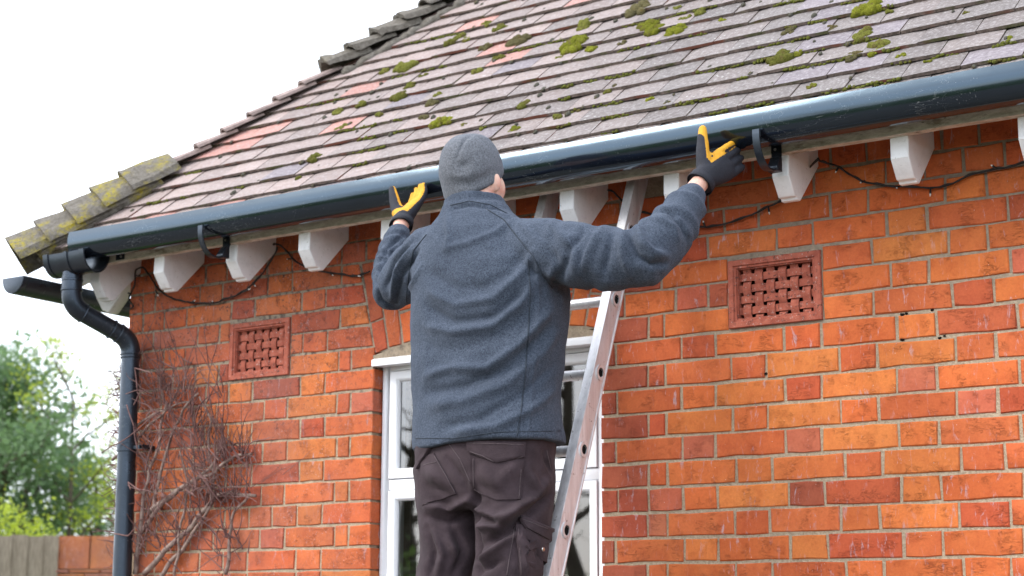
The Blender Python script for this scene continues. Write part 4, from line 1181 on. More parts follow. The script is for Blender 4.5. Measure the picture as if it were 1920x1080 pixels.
# general slackness, then named folds
V = coords(jacket_me); N = normals(jacket_me)
V += N*(0.0045*vnoise(V, 11, 3)+0.0022*vnoise(V, 27, 9))[:, None]
# rings of cloth bunched round the arms
def arm_rings(V, N, A, B, rad, lam, amp, ph):
    A, B = np.array(A), np.array(B); ab = B-A; L = np.linalg.norm(ab); ab /= L
    t = (V-A)@ab; q = V-A-t[:, None]*ab; d = np.linalg.norm(q, axis=1)
    win = np.exp(-((d-rad*0.9)/(rad*0.8))**2)*np.clip(t/0.04, 0, 1)*np.clip((L-t)/0.04, 0, 1)*(t > 0)*(t < L)
    wob = vnoise(V, 14, ph)*1.6
    return V+N*(amp*win*np.sin(2*PI*t/lam+wob*2+ph+q[:, 2]*9))[:, None]
setco(jacket_me, V)
N = normals(jacket_me); V = coords(jacket_me)
V = arm_rings(V, N, spot(1040,473,-.67), spot(1200,486,-.66), .09, .085, .0032, 1.0)
V = arm_rings(V, N, spot(1225,470,-.62), spot(1300,362,-.485), .065, .060, .0036, 2.0)
V = arm_rings(V, N, spot(735,540,-.59), spot(748,436,-.485), .055, .040, .0032, 0.3)
setco(jacket_me, V)
bv = bvh_of(jacket_me)
FOLDS = [
 ([(803,512),(850,538),(905,540),(955,512),(985,470)], -.0035, .016), ([(806,548),(855,572),(925,560),(985,505),(1000,470)], .0050, .012),
 ([(800,575),(850,604),(925,595),(990,540)], -.0060, .013), ([(800,612),(850,622),(920,612),(975,570),(1000,530)], .0065, .013),
 ([(795,650),(860,655),(940,630),(1000,575)], -.0030, .018), ([(800,705),(850,690),(915,690),(975,645),(1035,580)], .0070, .013),
 ([(800,735),(870,725),(950,690),(1030,615)], -.0060, .014), ([(810,760),(870,752),(950,720),(1020,660),(1045,620)], .0050, .015),
 ([(830,800),(900,785),(970,745),(1035,690)], -.0045, .013), ([(850,812),(930,800),(1000,765),(1040,730)], .0055, .012),
 ([(1005,470),(1010,560),(1000,700),(990,815)], .0022, .006),
 ([(1000,430),(1040,480),(1055,530)], -.004, .012), ([(1030,415),(1075,465),(1080,520)], .006, .014), ([(1100,425),(1070,470),(1050,520)], -.006, .011),
 ([(1125,428),(1105,470),(1090,515)], .006, .011), ([(1150,430),(1140,475),(1130,520)], -.006, .011), ([(1165,435),(1168,480),(1180,515)], .007, .010),
 ([(1178,428),(1184,455),(1195,480),(1220,497),(1248,494)], -.0085, .0085), ([(1195,425),(1205,455),(1225,475),(1250,480)], .0085, .011),
 ([(1205,420),(1213,440)], -.007, .008), ([(1245,395),(1262,402),(1282,425),(1290,450)], -.0085, .008), ([(1240,410),(1262,425),(1272,450)], .006, .010),
 ([(1030,525),(1050,545),(1075,545)], -.010, .012), ([(1040,500),(1030,525)], .006, .010),
 ([(770,455),(738,490),(722,540)], -.0075, .008), ([(762,448),(725,480),(708,520)], -.0065, .008), ([(785,470),(752,520),(740,575)], -.0065, .008),
 ([(758,440),(728,462),(712,490)], -.006, .007), ([(765,470),(742,510),(735,560)], .006, .008), ([(790,500),(768,545),(760,580)], .005, .009), ([(700,520),(715,565),(740,580)], -.006, .009),
 ([(850,392),(880,384),(930,392),(955,402)], -.0045, .006), ([(838,400),(842,440),(838,465)], .004, .010), ([(835,465),(880,455),(930,435),(960,412)], .0035, .010),
 ([(930,395),(970,415),(1000,440),(1035,470)], .003, .009),
]
crease(jacket_me, bv, FOLDS, 1.95)
setmat(jacket_me, M['fleece'])
jacket = link('jacket', jacket_me, person)
def seam(bv, pts, r_, mat, parent, name='seam', lift=0.0005, sub=8):
    Q = []
    for (x0, y0), (x1, y1) in zip(pts, pts[1:]):
        for k in range(sub):
            h_, n_ = hit(bv, x0+(x1-x0)*k/sub, y0+(y1-y0)*k/sub)
            if h_ is not None: Q.append(h_+n_*lift)
    h_, n_ = hit(bv, *pts[-1])
    if h_ is not None: Q.append(h_+n_*lift)
    if len(Q) < 3: return
    runs = [[Q[0]]]
    for a, b_ in zip(Q, Q[1:]):
        if (b_-a).length > 0.05: runs.append([])
        runs[-1].append(b_)
    b = MB()
    for rn in runs:
        if len(rn) > 2: b.tube(rn, r_, 5)
    if b.v: b.build(name, mat, parent, True)
bvj = bvh_of(jacket_me)
seam(bvj, [(990,485),(994,540),(991,620),(985,700),(976,780),(970,816)], .0022, M['seam'], jacket)
seam(bvj, [(912,392),(945,412),(975,450),(1000,480),(1020,520),(1036,540)], .0022, M['seam'], jacket)
seam(bvj, [(800,440),(775,470),(766,520),(762,560),(765,590)], .0022, M['seam'], jacket)
seam(bvj, [(845,385),(880,377),(920,384),(950,400)], .0016, M['seam'], jacket)
seam(bvj, [(780,822),(850,822),(930,810),(1050,808)], .0013, M['seam'], jacket)
# --- trousers
tr = MB()
tr.loft([torso_ring(y, L, R_, b, -0.66) for y, L, R_, b in ((800,786,1036,.128),(835,781,1038,.136),(870,780,1038,.140),(905,783,1037,.140),(930,786,1036,.128),(958,796,1030,.105))])
def leg_ring(c, a, b, n=26): return [Vector(c)+Vector((a*math.cos(2*PI*k/n), b*math.sin(2*PI*k/n), 0)) for k in range(n)]
tr.loft([leg_ring(spot(846,880,-.66), .096, .125), leg_ring(spot(847,930,-.665), .092, .118), leg_ring(spot(848,980,-.68), .086, .108), leg_ring(spot(849,1040,-.70), .081, .098), leg_ring(KN[-1]+Vector((0.0,0,.02)), .073, .085), leg_ring(KN[-1].lerp(FT[-1], .5), .072, .082), leg_ring(FT[-1]+Vector((0,0,.05)), .070, .080)])
tr.loft([leg_ring(spot(962,880,-.655), .104, .130), leg_ring(spot(963,930,-.66), .104, .122), leg_ring(spot(962,980,-.675), .100, .110), leg_ring(spot(958,1040,-.695), .091, .098), leg_ring(KN[1]+Vector((0.0,0,.02)), .082, .088), leg_ring(KN[1].lerp(FT[1], .5), .075, .084), leg_ring(FT[1]+Vector((0,0,.05)), .072, .082)])
trouser_me = remesh(tr, 0.0065, 7, 'trousers')
V = coords(trouser_me); N = normals(trouser_me)
V += N*(0.0050*vnoise(V, 10, 5)+0.0024*vnoise(V, 26, 2))[:, None]; setco(trouser_me, V)
TF = [
 ([(893,915),(895,975),(897,1079)], -.007, .011), ([(894,835),(890,880),(891,915)], -.0022, .008),
 ([(880,935),(905,962),(930,972),(960,960)], .007, .009), ([(895,985),(930,990),(975,950),(1010,930)], .008, .011), ([(900,965),(940,985)], -.007, .008),
 ([(905,1020),(950,1000),(1000,955),(1032,930)], -.008, .011), ([(895,1055),(930,1030),(965,1000)], .007, .010), ([(900,1070),(940,1050)], -.007, .008),
 ([(800,950),(840,955),(880,935)], .006, .009), ([(800,968),(845,978),(885,960)], -.006, .009), ([(812,1000),(830,1040),(820,1079)], .006, .009),
 ([(800,990),(815,1030),(806,1079)], -.005, .008), ([(850,990),(870,1030),(850,1079)], -.005, .010), ([(840,1010),(858,1050)], .005, .009),
 ([(905,880),(930,910),(955,885),(975,870)], .005, .009), ([(900,905),(925,925)], -.004, .008), ([(840,860),(870,900),(880,925)], -.004, .009),
 ([(990,880),(1010,920),(1030,900)], .005, .012), ([(800,880),(830,905)], .004, .010), ([(805,910),(845,925)], -.004, .009), ([(1020,850),(1032,880)], -.005, .008),
 ([(985,1010),(1010,1050)], -.006, .008), ([(970,1000),(985,1040),(980,1079)], .005, .009),
]
crease(trouser_me, bvh_of(trouser_me), TF, 3.0)
setmat(trouser_me, M['twill']); trousers = link('trousers', trouser_me, person)
bvt = bvh_of(trouser_me)
def patch(quad, name, lift=0.0055, nu=10, nv=10, belly=0.0):
    """cloth panel lying on the trousers: quad picture corners TL, TR, BR, BL (polyline edges allowed through midpoints)"""
    (x0,y0),(x1,y1),(x2,y2),(x3,y3) = quad
    G = []
    for j in range(nv+1):
        row = []
        for i in range(nu+1):
            u, v = i/nu, j/nv
            px = (x0*(1-u)+x1*u)*(1-v)+(x3*(1-u)+x2*u)*v; py = (y0*(1-u)+y1*u)*(1-v)+(y3*(1-u)+y2*u)*v+belly*v*(1-abs(2*u-1))
            h_, n_ = hit(bvt, px, py)
            if h_ is None: h_, n_, _, _ = bvt.find_nearest(spot(px, py, -0.8))
            row.append((h_, n_))
        G.append(row)
    b = MB(); top = []; bot = []
    for j in range(nv+1):
        for i in range(nu+1):
            h_, n_ = G[j][i]; e = 0.75 if i in (0, nu) or j in (0, nv) else 1.0
            k = 0.0012*noise.noise(h_*60)
            top.append(h_+n_*(lift*e+k)); bot.append(h_+n_*0.0005-n_*0.002)
    n1 = nu+1; K = len(top); Fc = []
    for j in range(nv):
        for i in range(nu):
            a = j*n1+i; Fc.append((a, a+1, a+n1+1, a+n1)); Fc.append((K+a, K+a+n1, K+a+n1+1, K+a+1))
    for i in range(nu): Fc += [(i, K+i, K+i+1, i+1), (nv*n1+i, nv*n1+i+1, K+nv*n1+i+1, K+nv*n1+i)]
    for j in range(nv): Fc += [(j*n1, (j+1)*n1, K+(j+1)*n1, K+j*n1), (j*n1+nu, K+j*n1+nu, K+(j+1)*n1+nu, (j+1)*n1+nu)]
    b.add(top+bot, Fc); o = b.build(name, M['twill'], person, True); sharp_smooth(o.data, 50); return o
def bvh_obj(o): return bvh_of(o.data)
pk = patch([(884,850),(982,858),(976,937),(886,918)], 'back_pocket', .0055, belly=10)
pf = patch([(876,826),(984,830),(983,858),(880,850)], 'pocket_flap', .0125, belly=14)
pk2 = patch([(790,856),(815,850),(856,925),(793,948)], 'back_pocket', .0055)
pf2 = patch([(783,832),(815,832),(800,858),(784,880)], 'pocket_flap', .0125)
cp_ = patch([(968,982),(1030,1012),(1018,1082),(975,1085)], 'cargo_pocket', .012)
cf_ = patch([(973,968),(1032,990),(1030,1018),(982,990)], 'pocket_flap', .0155)
for o_, lines in ((pf, [[(880,831),(930,832),(982,834)],[(881,847),(905,855),(930,868),(955,864),(980,856)]]), (pk, [[(887,860),(888,915)],[(977,880),(973,934)],[(889,918),(930,940),(972,938)]]),
                  (pk2, [[(815,856),(835,890),(853,924)],[(853,926),(820,942),(796,945)],[(794,872),(818,866)]]), (pf2, [[(786,836),(813,836)]]),
                  (cf_, [[(977,972),(1030,993)],[(986,990),(1028,1014)]]), (cp_, [[(972,990),(978,1078)]])):
    bb = bvh_obj(o_)
    for l in lines: seam(bb, l, .0011, M['thread'], o_, 'stitching', .0004)
for l in ([(840,830),(862,860),(882,905)], [(893,830),(890,870)], [(966,985),(957,1035),(950,1079)], [(1025,845),(1033,880)]): seam(bvt, l, .0013, M['thread'], trousers, 'stitching')
bt = MB(); h_, n_ = hit(bvh_obj(cp_), 1018, 1030)
if h_ is not None:
    bt.tube([h_, h_+n_*0.003], [0.006, 0.005], 12); bt.build('press_stud', M['steel'], cp_)
# --- boots
for s in (-1, 1):
    b = MB(); f = FT[s]
    blob(b, f+Vector((0,0.05,-0.045)), .046, .135, .042); limb(b, [(f+Vector((0,-0.01,0.06)), .050), (f+Vector((0,0,-0.03)), .048)])
    me = remesh(b, .008, 3, 'boot'); setmat(me, M['neoprene']); link('boot', me, person)
# --- beanie
hb = MB()
rings = []
NP = 40
prof = [(-.056,.0790,.0950),(-.046,.0805,.0970),(-.036,.0835,.1010),(-.012,.0845,.1040),(.014,.0825,.1020),(.038,.0765,.0960),(.060,.0670,.0860),(.078,.0555,.0720),(.090,.0420,.0540),(.097,.0270,.0340),(.100,.0120,.0150)]
for z, a, b_ in prof:
    rings.append([HEADC+HR @ Vector((a*math.cos(2*PI*k/NP), b_*math.sin(2*PI*k/NP)-0.004, z-(0.030*(-math.sin(2*PI*k/NP)) if z < -0.040 else 0.014*(-math.sin(2*PI*k/NP)) if z < -0.03 else 0))) for k in range(NP)])
hb.loft(rings)
hat_me = remesh(hb, .0045, 3, 'beanie')
V = coords(hat_me); N = normals(hat_me); V += N*(0.0022*vnoise(V, 22, 7))[:, None]; setco(hat_me, V)
crease(hat_me, bvh_of(hat_me), [([(885,252),(872,262),(862,280),(857,298)], -.0045, .0045), ([(890,252),(905,262),(918,278)], -.0035, .0045),
   ([(856,306),(868,310),(880,302)], -.0065, .010), ([(850,344),(880,345),(905,335),(925,325)], -.0050, .011), ([(845,330),(875,330),(900,318)], .004, .010), ([(865,360),(895,355),(925,340)], .003, .009)])
setmat(hat_me, M['hat']); hat = link('beanie', hat_me, person)
# nape hair
# --- gloves
def glove(Wp, d, s, sign, thumb_dir, fore, curl, name='glove'):
    """Wp wrist, d wrist->knuckles, s towards the thumb side, sign +1 right hand / -1 left hand, fore = forearm direction"""
    d = Vector(d).normalized(); s = Vector(s); s = (s-d*s.dot(d)).normalized(); nrm = s.cross(d)*sign   # palm normal
    fore = Vector(fore).normalized()
    mb = MB()
    def E(c, w_, t_, ax=None):
        ax = (ax or d).normalized(); s_ = (s-ax*s.dot(ax)).normalized(); n_ = ax.cross(s_)
        return [c+s_*(w_*math.cos(2*PI*k/20))+n_*(t_*math.sin(2*PI*k/20)) for k in range(20)]
    mid = (fore+d).normalized()
    mb.loft([E(Wp-fore*.030, .037, .032, fore), E(Wp-fore*.016, .036, .030, fore), E(Wp, .035, .028, mid), E(Wp+d*.03, .041, .025), E(Wp+d*.06, .046, .022), E(Wp+d*.088, .046, .019), E(Wp+d*.098, .043, .014)])
    for off, ln, k_ in ((.034,.074,.8),(.012,.083,.9),(-.011,.077,1.0),(-.033,.060,1.1)):
        a = Wp+d*.090+s*off; k1, k2, k3 = ln*.46, ln*.30, ln*.24
        g1, g2, g3 = curl*k_*.35, curl*k_*.85, curl*k_*1.2
        d1 = (d*math.cos(g1)+nrm*math.sin(g1)+s*off*.8).normalized(); d2 = d*math.cos(g2)+nrm*math.sin(g2); d3 = d*math.cos(g3)+nrm*math.sin(g3)
        p1_ = a+d1*k1; p2_ = p1_+d2*k2; p3_ = p2_+d3*k3
        limb(mb, [(a-d*.015, .0120), (a, .0128), (p1_, .0120), (p2_, .0112), (p3_, .0098)], 12)
    td = Vector(thumb_dir).normalized()
    a = Wp+d*.016+s*.016+nrm*.004; b_ = a+(td*.9+s*.2).normalized()*.050; c = b_+td*.042; e = c+(td*.97+d*.10).normalized()*.034
    limb(mb, [(a-td*.012, .023), (a, .0250), (b_, .0195), (c, .0155), (e, .0120)], 14)
    limb(mb, [(a.lerp(b_, .6)+d*.008, .017), (Wp+d*.055+s*.036, .0145)], 12)
    me = remesh(mb, .0030, 3, name)
    setmat(me, M['neoprene'], M['yellow'])
    mi = []; q_ = (Wp+d*.13)-(a+td*.06); q_ = (q_-td*q_.dot(td)).normalized()
    for p in me.polygons:
        n_ = p.normal; c_ = p.center; y = False
        if (c_-Wp).dot(d) > 0.0:
            t = (c_-a).dot(td)
            lat = (c_-Wp).dot(s); off_ = (c_-(a+td*t)).length
            on_thumb = t > 0.026 and (off_ < 0.030 and (c_-Wp).dot(d) < 0.070 if sign > 0 else off_ < 0.027)
            if on_thumb and sign < 0: y = n_.dot(q_) > 0.12
            elif on_thumb: y = n_.dot(d) > (-0.02 if sign > 0 else 0.36) and n_.dot(td) < (0.85 if sign > 0 else 0.70)
            else: y = n_.dot(nrm) > (0.62 if sign > 0 else 0.40) or (n_.dot(td) > (-0.10 if sign > 0 else 0.25) and lat > (0.0235 if sign > 0 else 0.012) and (c_-Wp).dot(d) > (.030 if sign > 0 else .012))
        mi.append(1 if y else 0)
    me.polygons.foreach_set('material_index', mi)
    V = coords(me); N = normals(me); V += N*(0.0012*vnoise(V, 50, sign))[:, None]; setco(me, V)
    o = link(name, me, person)
    cb = MB()
    cb.loft([E(Wp-fore*.034, .0385, .0335, fore), E(Wp-fore*.034, .0405, .0355, fore), E(Wp-fore*.010, .0390, .0330, fore), E(Wp-fore*.010, .0370, .0310, fore)], caps=False)
    cb.build('cuff', M['neoprene'], o, True)
    return o
WRH = spot(1322, 332, -0.437); KRH = spot(1360, 307, -0.372)
glove(WRH, (KRH-WRH), Vector((-0.10, 0.02, 1)), 1, spot(1329, 246, -0.385)-spot(1331, 318, -0.405), WRH-E_R, .40)
WLH = spot(756, 410, -0.450); dL = (spot(793, 384, -0.335)-spot(764, 420, -0.425)).normalized()
glove(WLH, dL, Vector((-0.62, 0.75, 0.34)), -1, spot(742, 336, -0.388)-spot(757, 396, -0.415), WLH-spot(738,470,-.52), .45)

# ------------------------------------------------------------------ bare climber on the wall
cr_ = thing('climbing_plant', 'bare winter climber with knotted twigs on the brick wall beside the downpipe', 'climbing plant')
rnd = random.Random(21)
def wig(P, n=6, amp=0.01):
    Q = []
    for a, b in zip(P, P[1:]):
        for k in range(n): Q.append(a.lerp(b, k/n))
    Q.append(P[-1])
    o = rnd.uniform(0, 99)
    return [q+Vector((amp*noise.noise(q*14+Vector((o,0,0))), min(0, 0.5*amp*noise.noise(q*11+Vector((0,o,0)))), amp*noise.noise(q*13+Vector((0,0,o))))) for q in Q]
STEMS = [([(255,1079),(262,1000),(285,960),(325,930),(365,905),(395,880),(410,850)], .0075), ([(283,960),(330,925),(375,900),(410,880)], .0085), ([(270,1079),(310,1030),(350,1000),(385,950),(400,930),(440,925),(480,930)], .0085),
 ([(300,1079),(340,1030),(370,990),(395,950)], .0070), ([(262,1000),(270,940),(280,880),(300,820),(310,760),(300,700)], .0060), ([(285,960),(300,890),(320,830),(345,770),(370,740)], .0055),
 ([(420,1079),(432,1040),(430,1000),(440,960),(470,925)], .0060), ([(410,880),(440,860),(470,850)], .0055), ([(330,1079),(335,1020),(345,960),(350,900),(340,840)], .0045), ([(395,950),(400,900),(390,850),(395,790),(375,745)], .0050),
 ([(213,860),(250,830),(300,780),(330,740)], .0045), ([(240,820),(290,775),(350,755)], .0042)]
for pts, r_ in STEMS:
    P = wig([spot(x, y, -0.018-0.012*rnd.random()) for x, y in pts], 6, 0.016)
    b = MB(); b.tube(P, [1.3*r_*(1-0.45*i/len(P)) for i in range(len(P))], 7); b.build('stem', M['bark'], cr_, True)
tw = MB()
def twig(p, d, L, r_, n=6, curl=0.6):
    P = [p]; q = p.copy(); d = d.normalized(); o = rnd.uniform(0, 99)
    for k in range(n):
        t = Vector((noise.noise(q*9+Vector((o,0,0))), 0.45*noise.noise(q*9+Vector((0,o,0))), noise.noise(q*9+Vector((0,0,o)))))
        d = (d+t*curl).normalized(); q = q+d*L/n
        if q.y > -0.004 and q.x > CORNER_X-0.01: q.y = -0.004-0.01*rnd.random()
        P.append(q.copy())
    tw.tube(P, [r_*(1-0.6*i/n) for i in range(n+1)], 4, caps=False)
    return P
KNOTS = [(275,725,60,45,150), (330,735,45,45,150), (350,790,40,45,120), (405,860,32,26,170), (385,930,40,30,190), (440,930,34,24,130), (460,860,26,20,70), (290,850,35,70,150), (330,1010,60,50,110), (430,1030,40,40,70), (270,1000,25,70,70), (300,930,40,40,90), (370,830,40,40,80)]
for kx, ky, rx, ry, cnt in KNOTS:
    for q in range(int(cnt*0.34)):
        x, y = rnd.gauss(kx, rx*0.46), rnd.gauss(ky, ry*0.5)
        if x < 236 or y < 655: continue
        p = spot(x, y, -0.010-0.05*abs(rnd.gauss(0, 0.7)))
        a = rnd.gauss(PI/2+0.15, 0.75); twig(p, Vector((math.cos(a), -0.30*rnd.random(), math.sin(a))), rnd.uniform(0.05, 0.19), rnd.uniform(0.0012, 0.0032), 6, 0.65)
for q in range(55):
    x, y = rnd.uniform(240, 470), rnd.uniform(690, 1079)
    if x > 420 and y < 830: continue
    p = spot(x, y, -0.008-0.03*rnd.random()); a = rnd.gauss(PI/2+0.2, 0.6)
    twig(p, Vector((math.cos(a), -0.15, math.sin(a))), rnd.uniform(0.12, 0.40), rnd.uniform(0.0014, 0.0030), 8, 0.35)
for x, y in ((470,870),(500,890),(520,880),(560,865),(480,850)):
    twig(spot(x-30, y+25, -0.012), Vector((0.8, 0, 0.45)), 0.16, .0016, 6, 0.3)
# twigs poking out past the corner, in front of and behind the pipe
for q in range(150):
    y = rnd.choice((rnd.gauss(722,14), rnd.gauss(800,16), rnd.uniform(700,1075), rnd.uniform(830,1000)))
    p = spot(rnd.uniform(222, 238), y, 0.03+0.05*rnd.random()); a = rnd.gauss(PI*0.93, 0.55)
    twig(p, Vector((math.cos(a), -0.1+0.2*rnd.random(), math.sin(a)*0.6)), rnd.uniform(0.04, 0.13), rnd.uniform(0.0014, 0.0028), 6, 0.75)
for pts in ([(258,735),(254,690),(285,700)], [(190,850),(240,820),(300,770)], [(258,850),(250,800),(238,760)], [(262,920),(240,905),(245,918)], [(214,1000),(240,1004),(252,990)], [(250,760),(262,740),(258,735)]):
    P = wig([spot(x, y, -0.115) for x, y in pts], 5, 0.006); tw.tube(P, 0.0024, 5)
tw_o = tw.build('twigs', M['twig'], cr_, True, False); tw_o['kind'] = 'stuff'

# ------------------------------------------------------------------ garden beyond: fence, wall, shrub, trees
def ground_pt(px, dist):
    d = ray(px, 1000); d = d/math.hypot(d[0], d[1]); return Vector((CAM[0]+d[0]*dist, CAM[1]+d[1]*dist, GZ))
def top_z(px, py, p):
    d = ray(px, py); t = ((p.x-CAM[0])*d[0]+(p.y-CAM[1])*d[1])/(d[0]**2+d[1]**2); return CAM[2]+d[2]*t
FD = 12.0
fA, fB = ground_pt(-130, FD-0.2), ground_pt(110, FD)
fdir = (fB-fA); FL = fdir.length; fdir.normalize(); fz = top_z(50, 1003, (fA+fB)/2)
fno = Vector((fdir.y, -fdir.x, 0))
if fno.dot(CV-fA) < 0: fno = -fno
fence = thing('fence', 'weathered grey timber feather edge fence below the trees', 'fence')
nb = int(FL/0.098)
for i in range(nb):
    c = fA+fdir*(i+0.5)*FL/nb; h = fz-GZ+rnd.uniform(-0.012, 0.006)
    b = MB(); b.obox(Vector((c.x, c.y, GZ+h/2)), (fdir+fno*0.22)*(FL/nb*0.50), fno*0.006, (0,0,h/2)); b.build('board', M['fence'], fence)
for i in range(3):
    c = fA+fdir*(FL*i/2)-fno*0.07; b = MB(); b.obox((c.x, c.y, (GZ+fz)/2-0.02), fdir*0.05, fno*0.05, (0,0,(fz-GZ)/2)); b.build('post', M['fence'], fence)
for zz in (GZ+0.4, fz-0.3):
    b = MB(); c = (fA+fB)/2-fno*0.045; b.obox((c.x, c.y, zz), fdir*(FL/2), fno*0.02, (0,0,0.04)); b.build('rail', M['fence'], fence)
gw = thing('garden_wall', 'old red brick garden wall with projecting tile coping behind the downpipe', 'garden wall')
gA, gB = ground_pt(107, FD+0.02), ground_pt(260, FD-0.2)
gdir = (gB-gA); GL = gdir.length; gdir.normalize(); gno = Vector((gdir.y, -gdir.x, 0))
if gno.dot(CV-gA) < 0: gno = -gno
gz = top_z(160, 1005, gA)
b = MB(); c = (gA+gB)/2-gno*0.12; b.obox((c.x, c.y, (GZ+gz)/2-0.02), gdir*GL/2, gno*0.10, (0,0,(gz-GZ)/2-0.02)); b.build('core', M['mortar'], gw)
zr = gz; k = 0
while zr > -0.35:
    hgt = 0.225 if k == 0 else 0.022 if k in (1, 2) else 0.068
    x = 0.0; st = (k % 2)*0.11; bw = 0.24 if k == 0 else 0.22
    x = -st
    pr_ = 0.03 if k in (1, 2) else 0.0
    while x < GL:
        x0_, x1_ = max(0, x), min(GL, x+bw)
        if x1_-x0_ > 0.03:
            c = gA+gdir*((x0_+x1_)/2); b = MB()
            b.obox(Vector((c.x, c.y, zr-hgt/2))+gno*(pr_-0.02+rnd.uniform(-0.003, 0.003)), gdir*((x1_-x0_)/2-0.005), gno*0.02, (0,0,hgt/2-0.004))
            o = b.build('brick' if k not in (1, 2) else 'coping_tile', M['brick'], gw); o.color = (*[c_*w_ for c_, w_ in zip(CL[rnd.choice('prpo')], (0.72, 1.05, 1.2))], 1)
        x += bw
    zr -= hgt+0.003; k += 1

def branch(mb, p, d, L, r_, depth, tips, rr):
    n = 5; P = [p]; q = p.copy(); d = d.normalized()
    for k in range(n):
        d = (d+Vector((rr.gauss(0,.12), rr.gauss(0,.12), rr.gauss(0.02,.10)))).normalized(); q = q+d*L/n; P.append(q.copy())
        if depth > 0 and k >= 1 and rr.random() < 0.75:
            a = Vector((rr.gauss(0,1), rr.gauss(0,1), rr.gauss(.25,.6))).normalized()
            branch(mb, q, (d*0.55+a*0.75), L*rr.uniform(.45,.7), r_*0.55*(1-k/n*0.5), depth-1, tips, rr)
    mb.tube(P, [r_*(1-0.55*i/n) for i in range(n+1)], 6, caps=False); tips.append(q)
    if depth <= 1: tips.extend(P[2:])
def leaves(mb, c, spread, n, size, rr, flat=0.8):
    for _ in range(n):
        p = c+Vector((rr.gauss(0,spread), rr.gauss(0,spread), rr.gauss(0,spread*flat)))
        a = Vector((rr.gauss(0,1), rr.gauss(0,1), rr.gauss(-0.2,.8))).normalized(); b_ = a.orthogonal().normalized()
        b_ = Matrix.Rotation(rr.uniform(0, 6.28), 3, a) @ b_; w_ = size*rr.uniform(.6,1.2); nn = a.cross(b_)
        mb.add([p, p+a*w_*0.5+b_*w_*0.30+nn*w_*.06, p+a*w_, p+a*w_*0.5-b_*w_*0.30+nn*w_*.06], [(0,1,2),(0,2,3)])
def tree(px, dist, height, name, label, leafmat, seed, clumps, spread, nleaf, size, crown_r, cat='tree', low=0.25, trunk_r=0.09, group=None):
    rr = random.Random(seed); base = ground_pt(px, dist); t = thing(name, label, cat, group, tuple(base))
    mb = MB(); tips = []
    P = [Vector((0,0,0))]
    for k in range(6): P.append(P[-1]+Vector((rr.gauss(0,.05), rr.gauss(0,.05), height*0.13)))
    mb.tube(P, [trunk_r*(1-.6*i/6) for i in range(7)], 9)
    for k in range(9):
        a = 2*PI*k/9+rr.uniform(-.3,.3); branch(mb, P[2+k % 5], Vector((math.cos(a), math.sin(a), rr.uniform(.3,1.1))), crown_r*rr.uniform(.6,.95), trunk_r*.4, 2, tips, rr)
    mb.build('trunk', M['trunk'], t, True, False)
    lf = MB()
    for k in range(clumps):
        if k < len(tips) and rr.random() < .6: c = rr.choice(tips)
        else:
            a = rr.uniform(0, 2*PI); z = rr.uniform(low, 1.0); rad = crown_r*math.sin(PI*min(1, (z-low)/(1-low)*0.82+0.16))**0.7*rr.uniform(.35, 1.0)
            c = Vector((math.cos(a)*rad, math.sin(a)*rad, z*height))
        leaves(lf, c, spread*rr.uniform(.6,1.3), int(nleaf*rr.uniform(.5,1.3)), size, rr)
    lf.build('crown', leafmat, t, False, False)
    return t
tree(30, 15.5, 3.9, 'evergreen_tree', 'dense dark green leafy tree filling the left edge behind the fence', M['leaf_dark'], 5, 330, .14, 80, .055, 1.15, low=.18)
tree(150, 16.2, 3.15, 'evergreen_tree', 'looser green tree with bright gaps between the dark tree and the downpipe', M['leaf_mid'], 8, 150, .14, 60, .052, 0.80, low=.20)
tree(-70, 16.5, 3.9, 'evergreen_tree', 'tall dark green tree cut off by the left picture edge', M['leaf_dark'], 12, 200, .15, 70, .058, 1.0, low=.2)
tree(22, 13.0, 2.42, 'shrub', 'small bright yellow green shrub showing above the timber fence', M['leaf_bright'], 15, 90, .08, 60, .034, 0.42, 'shrub', .45, .03)
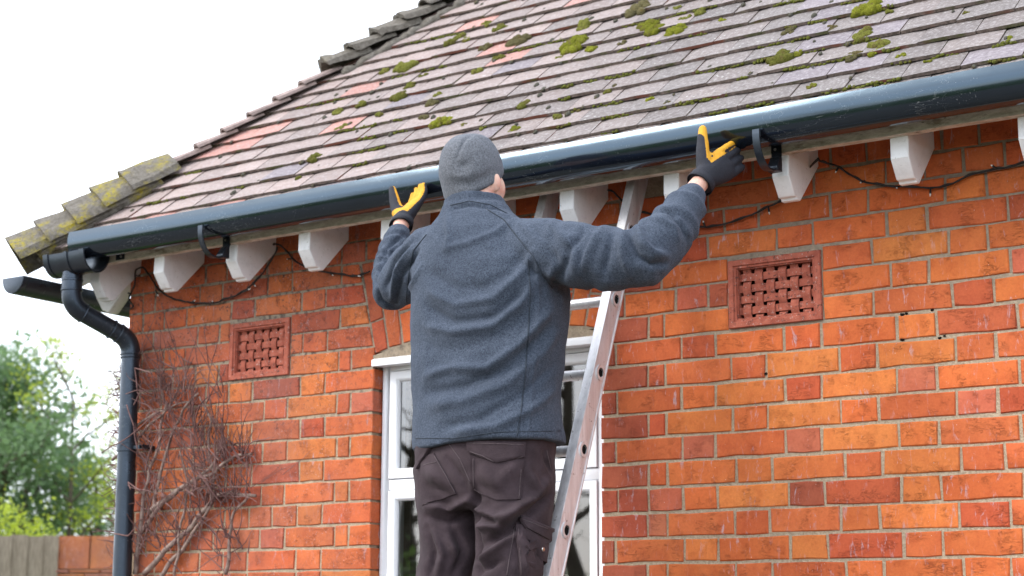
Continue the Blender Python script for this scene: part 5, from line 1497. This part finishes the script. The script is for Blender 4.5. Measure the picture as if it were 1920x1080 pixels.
# thin open sapling rising above the green mass
rr = random.Random(31); base = ground_pt(72, 15.0)
bt_ = thing('sapling', 'spindly young tree with sparse pale leaves rising against the white sky', 'tree', None, tuple(base))
mb = MB(); tips = []
top = top_z(80, 610, base)-GZ
P = [Vector((0,0,0))]
for k in range(8): P.append(P[-1]+Vector((rr.gauss(0.03,.04), rr.gauss(0,.04), top*0.105)))
mb.tube(P, [.035*(1-.7*i/8) for i in range(9)], 7)
for k in range(9):
    a = rr.uniform(0, 2*PI); branch(mb, P[4+k % 5], Vector((math.cos(a), math.sin(a), rr.uniform(.6,1.5))), rr.uniform(.35,.6), .012, 2, tips, rr)
mb.build('trunk', M['trunk'], bt_, True, False)
lf = MB()
for c in tips[::2]: leaves(lf, c, .06, 9, .04, rr)
lf.build('crown', M['leaf_bright'], bt_, False, False)

# garden on the viewer's side, mirrored in the panes and the gutter
hg = MB(); rr = random.Random(41)
for k in range(230):
    x = rr.uniform(-14, 1); leaves(hg, Vector((x*1.3, -13.5+rr.uniform(-.6,.6), GZ+rr.uniform(.2, 2.25)+0.2*math.sin(x*2))), .28, 26, .17, rr)
hg_o = hg.build('hedge', M['leaf_mid'], None, False, False)
tag(hg_o, 'green garden hedge mirrored in the window panes', 'hedge')
for q, (x, y, h) in enumerate(((-9.6,-14.5,6.5), (-13.0,-15.2,7.0), (-6.6,-16.0,6.5))):
    rr = random.Random(50+q); t = thing('bare_tree', ['bare winter tree mirrored in the upper window pane', 'tall bare winter tree further along the mirrored hedge', 'bare winter tree nearest the viewer, mirrored in the glass'][q], 'tree', None, (x, y, GZ))
    mb = MB(); tips = []
    P = [Vector((0,0,0))]
    for k in range(6): P.append(P[-1]+Vector((rr.gauss(0,.12), rr.gauss(0,.12), h*.14)))
    mb.tube(P, [.15*(1-.6*i/6) for i in range(7)], 8)
    for k in range(8):
        a = 2*PI*k/8+rr.uniform(-.3,.3); branch(mb, P[2+k % 5], Vector((math.cos(a), math.sin(a), rr.uniform(.3,1.2))), rr.uniform(1.3,2.1), .06, 3, tips, rr)
    mb.build('trunk', M['trunk'], t, True, False)
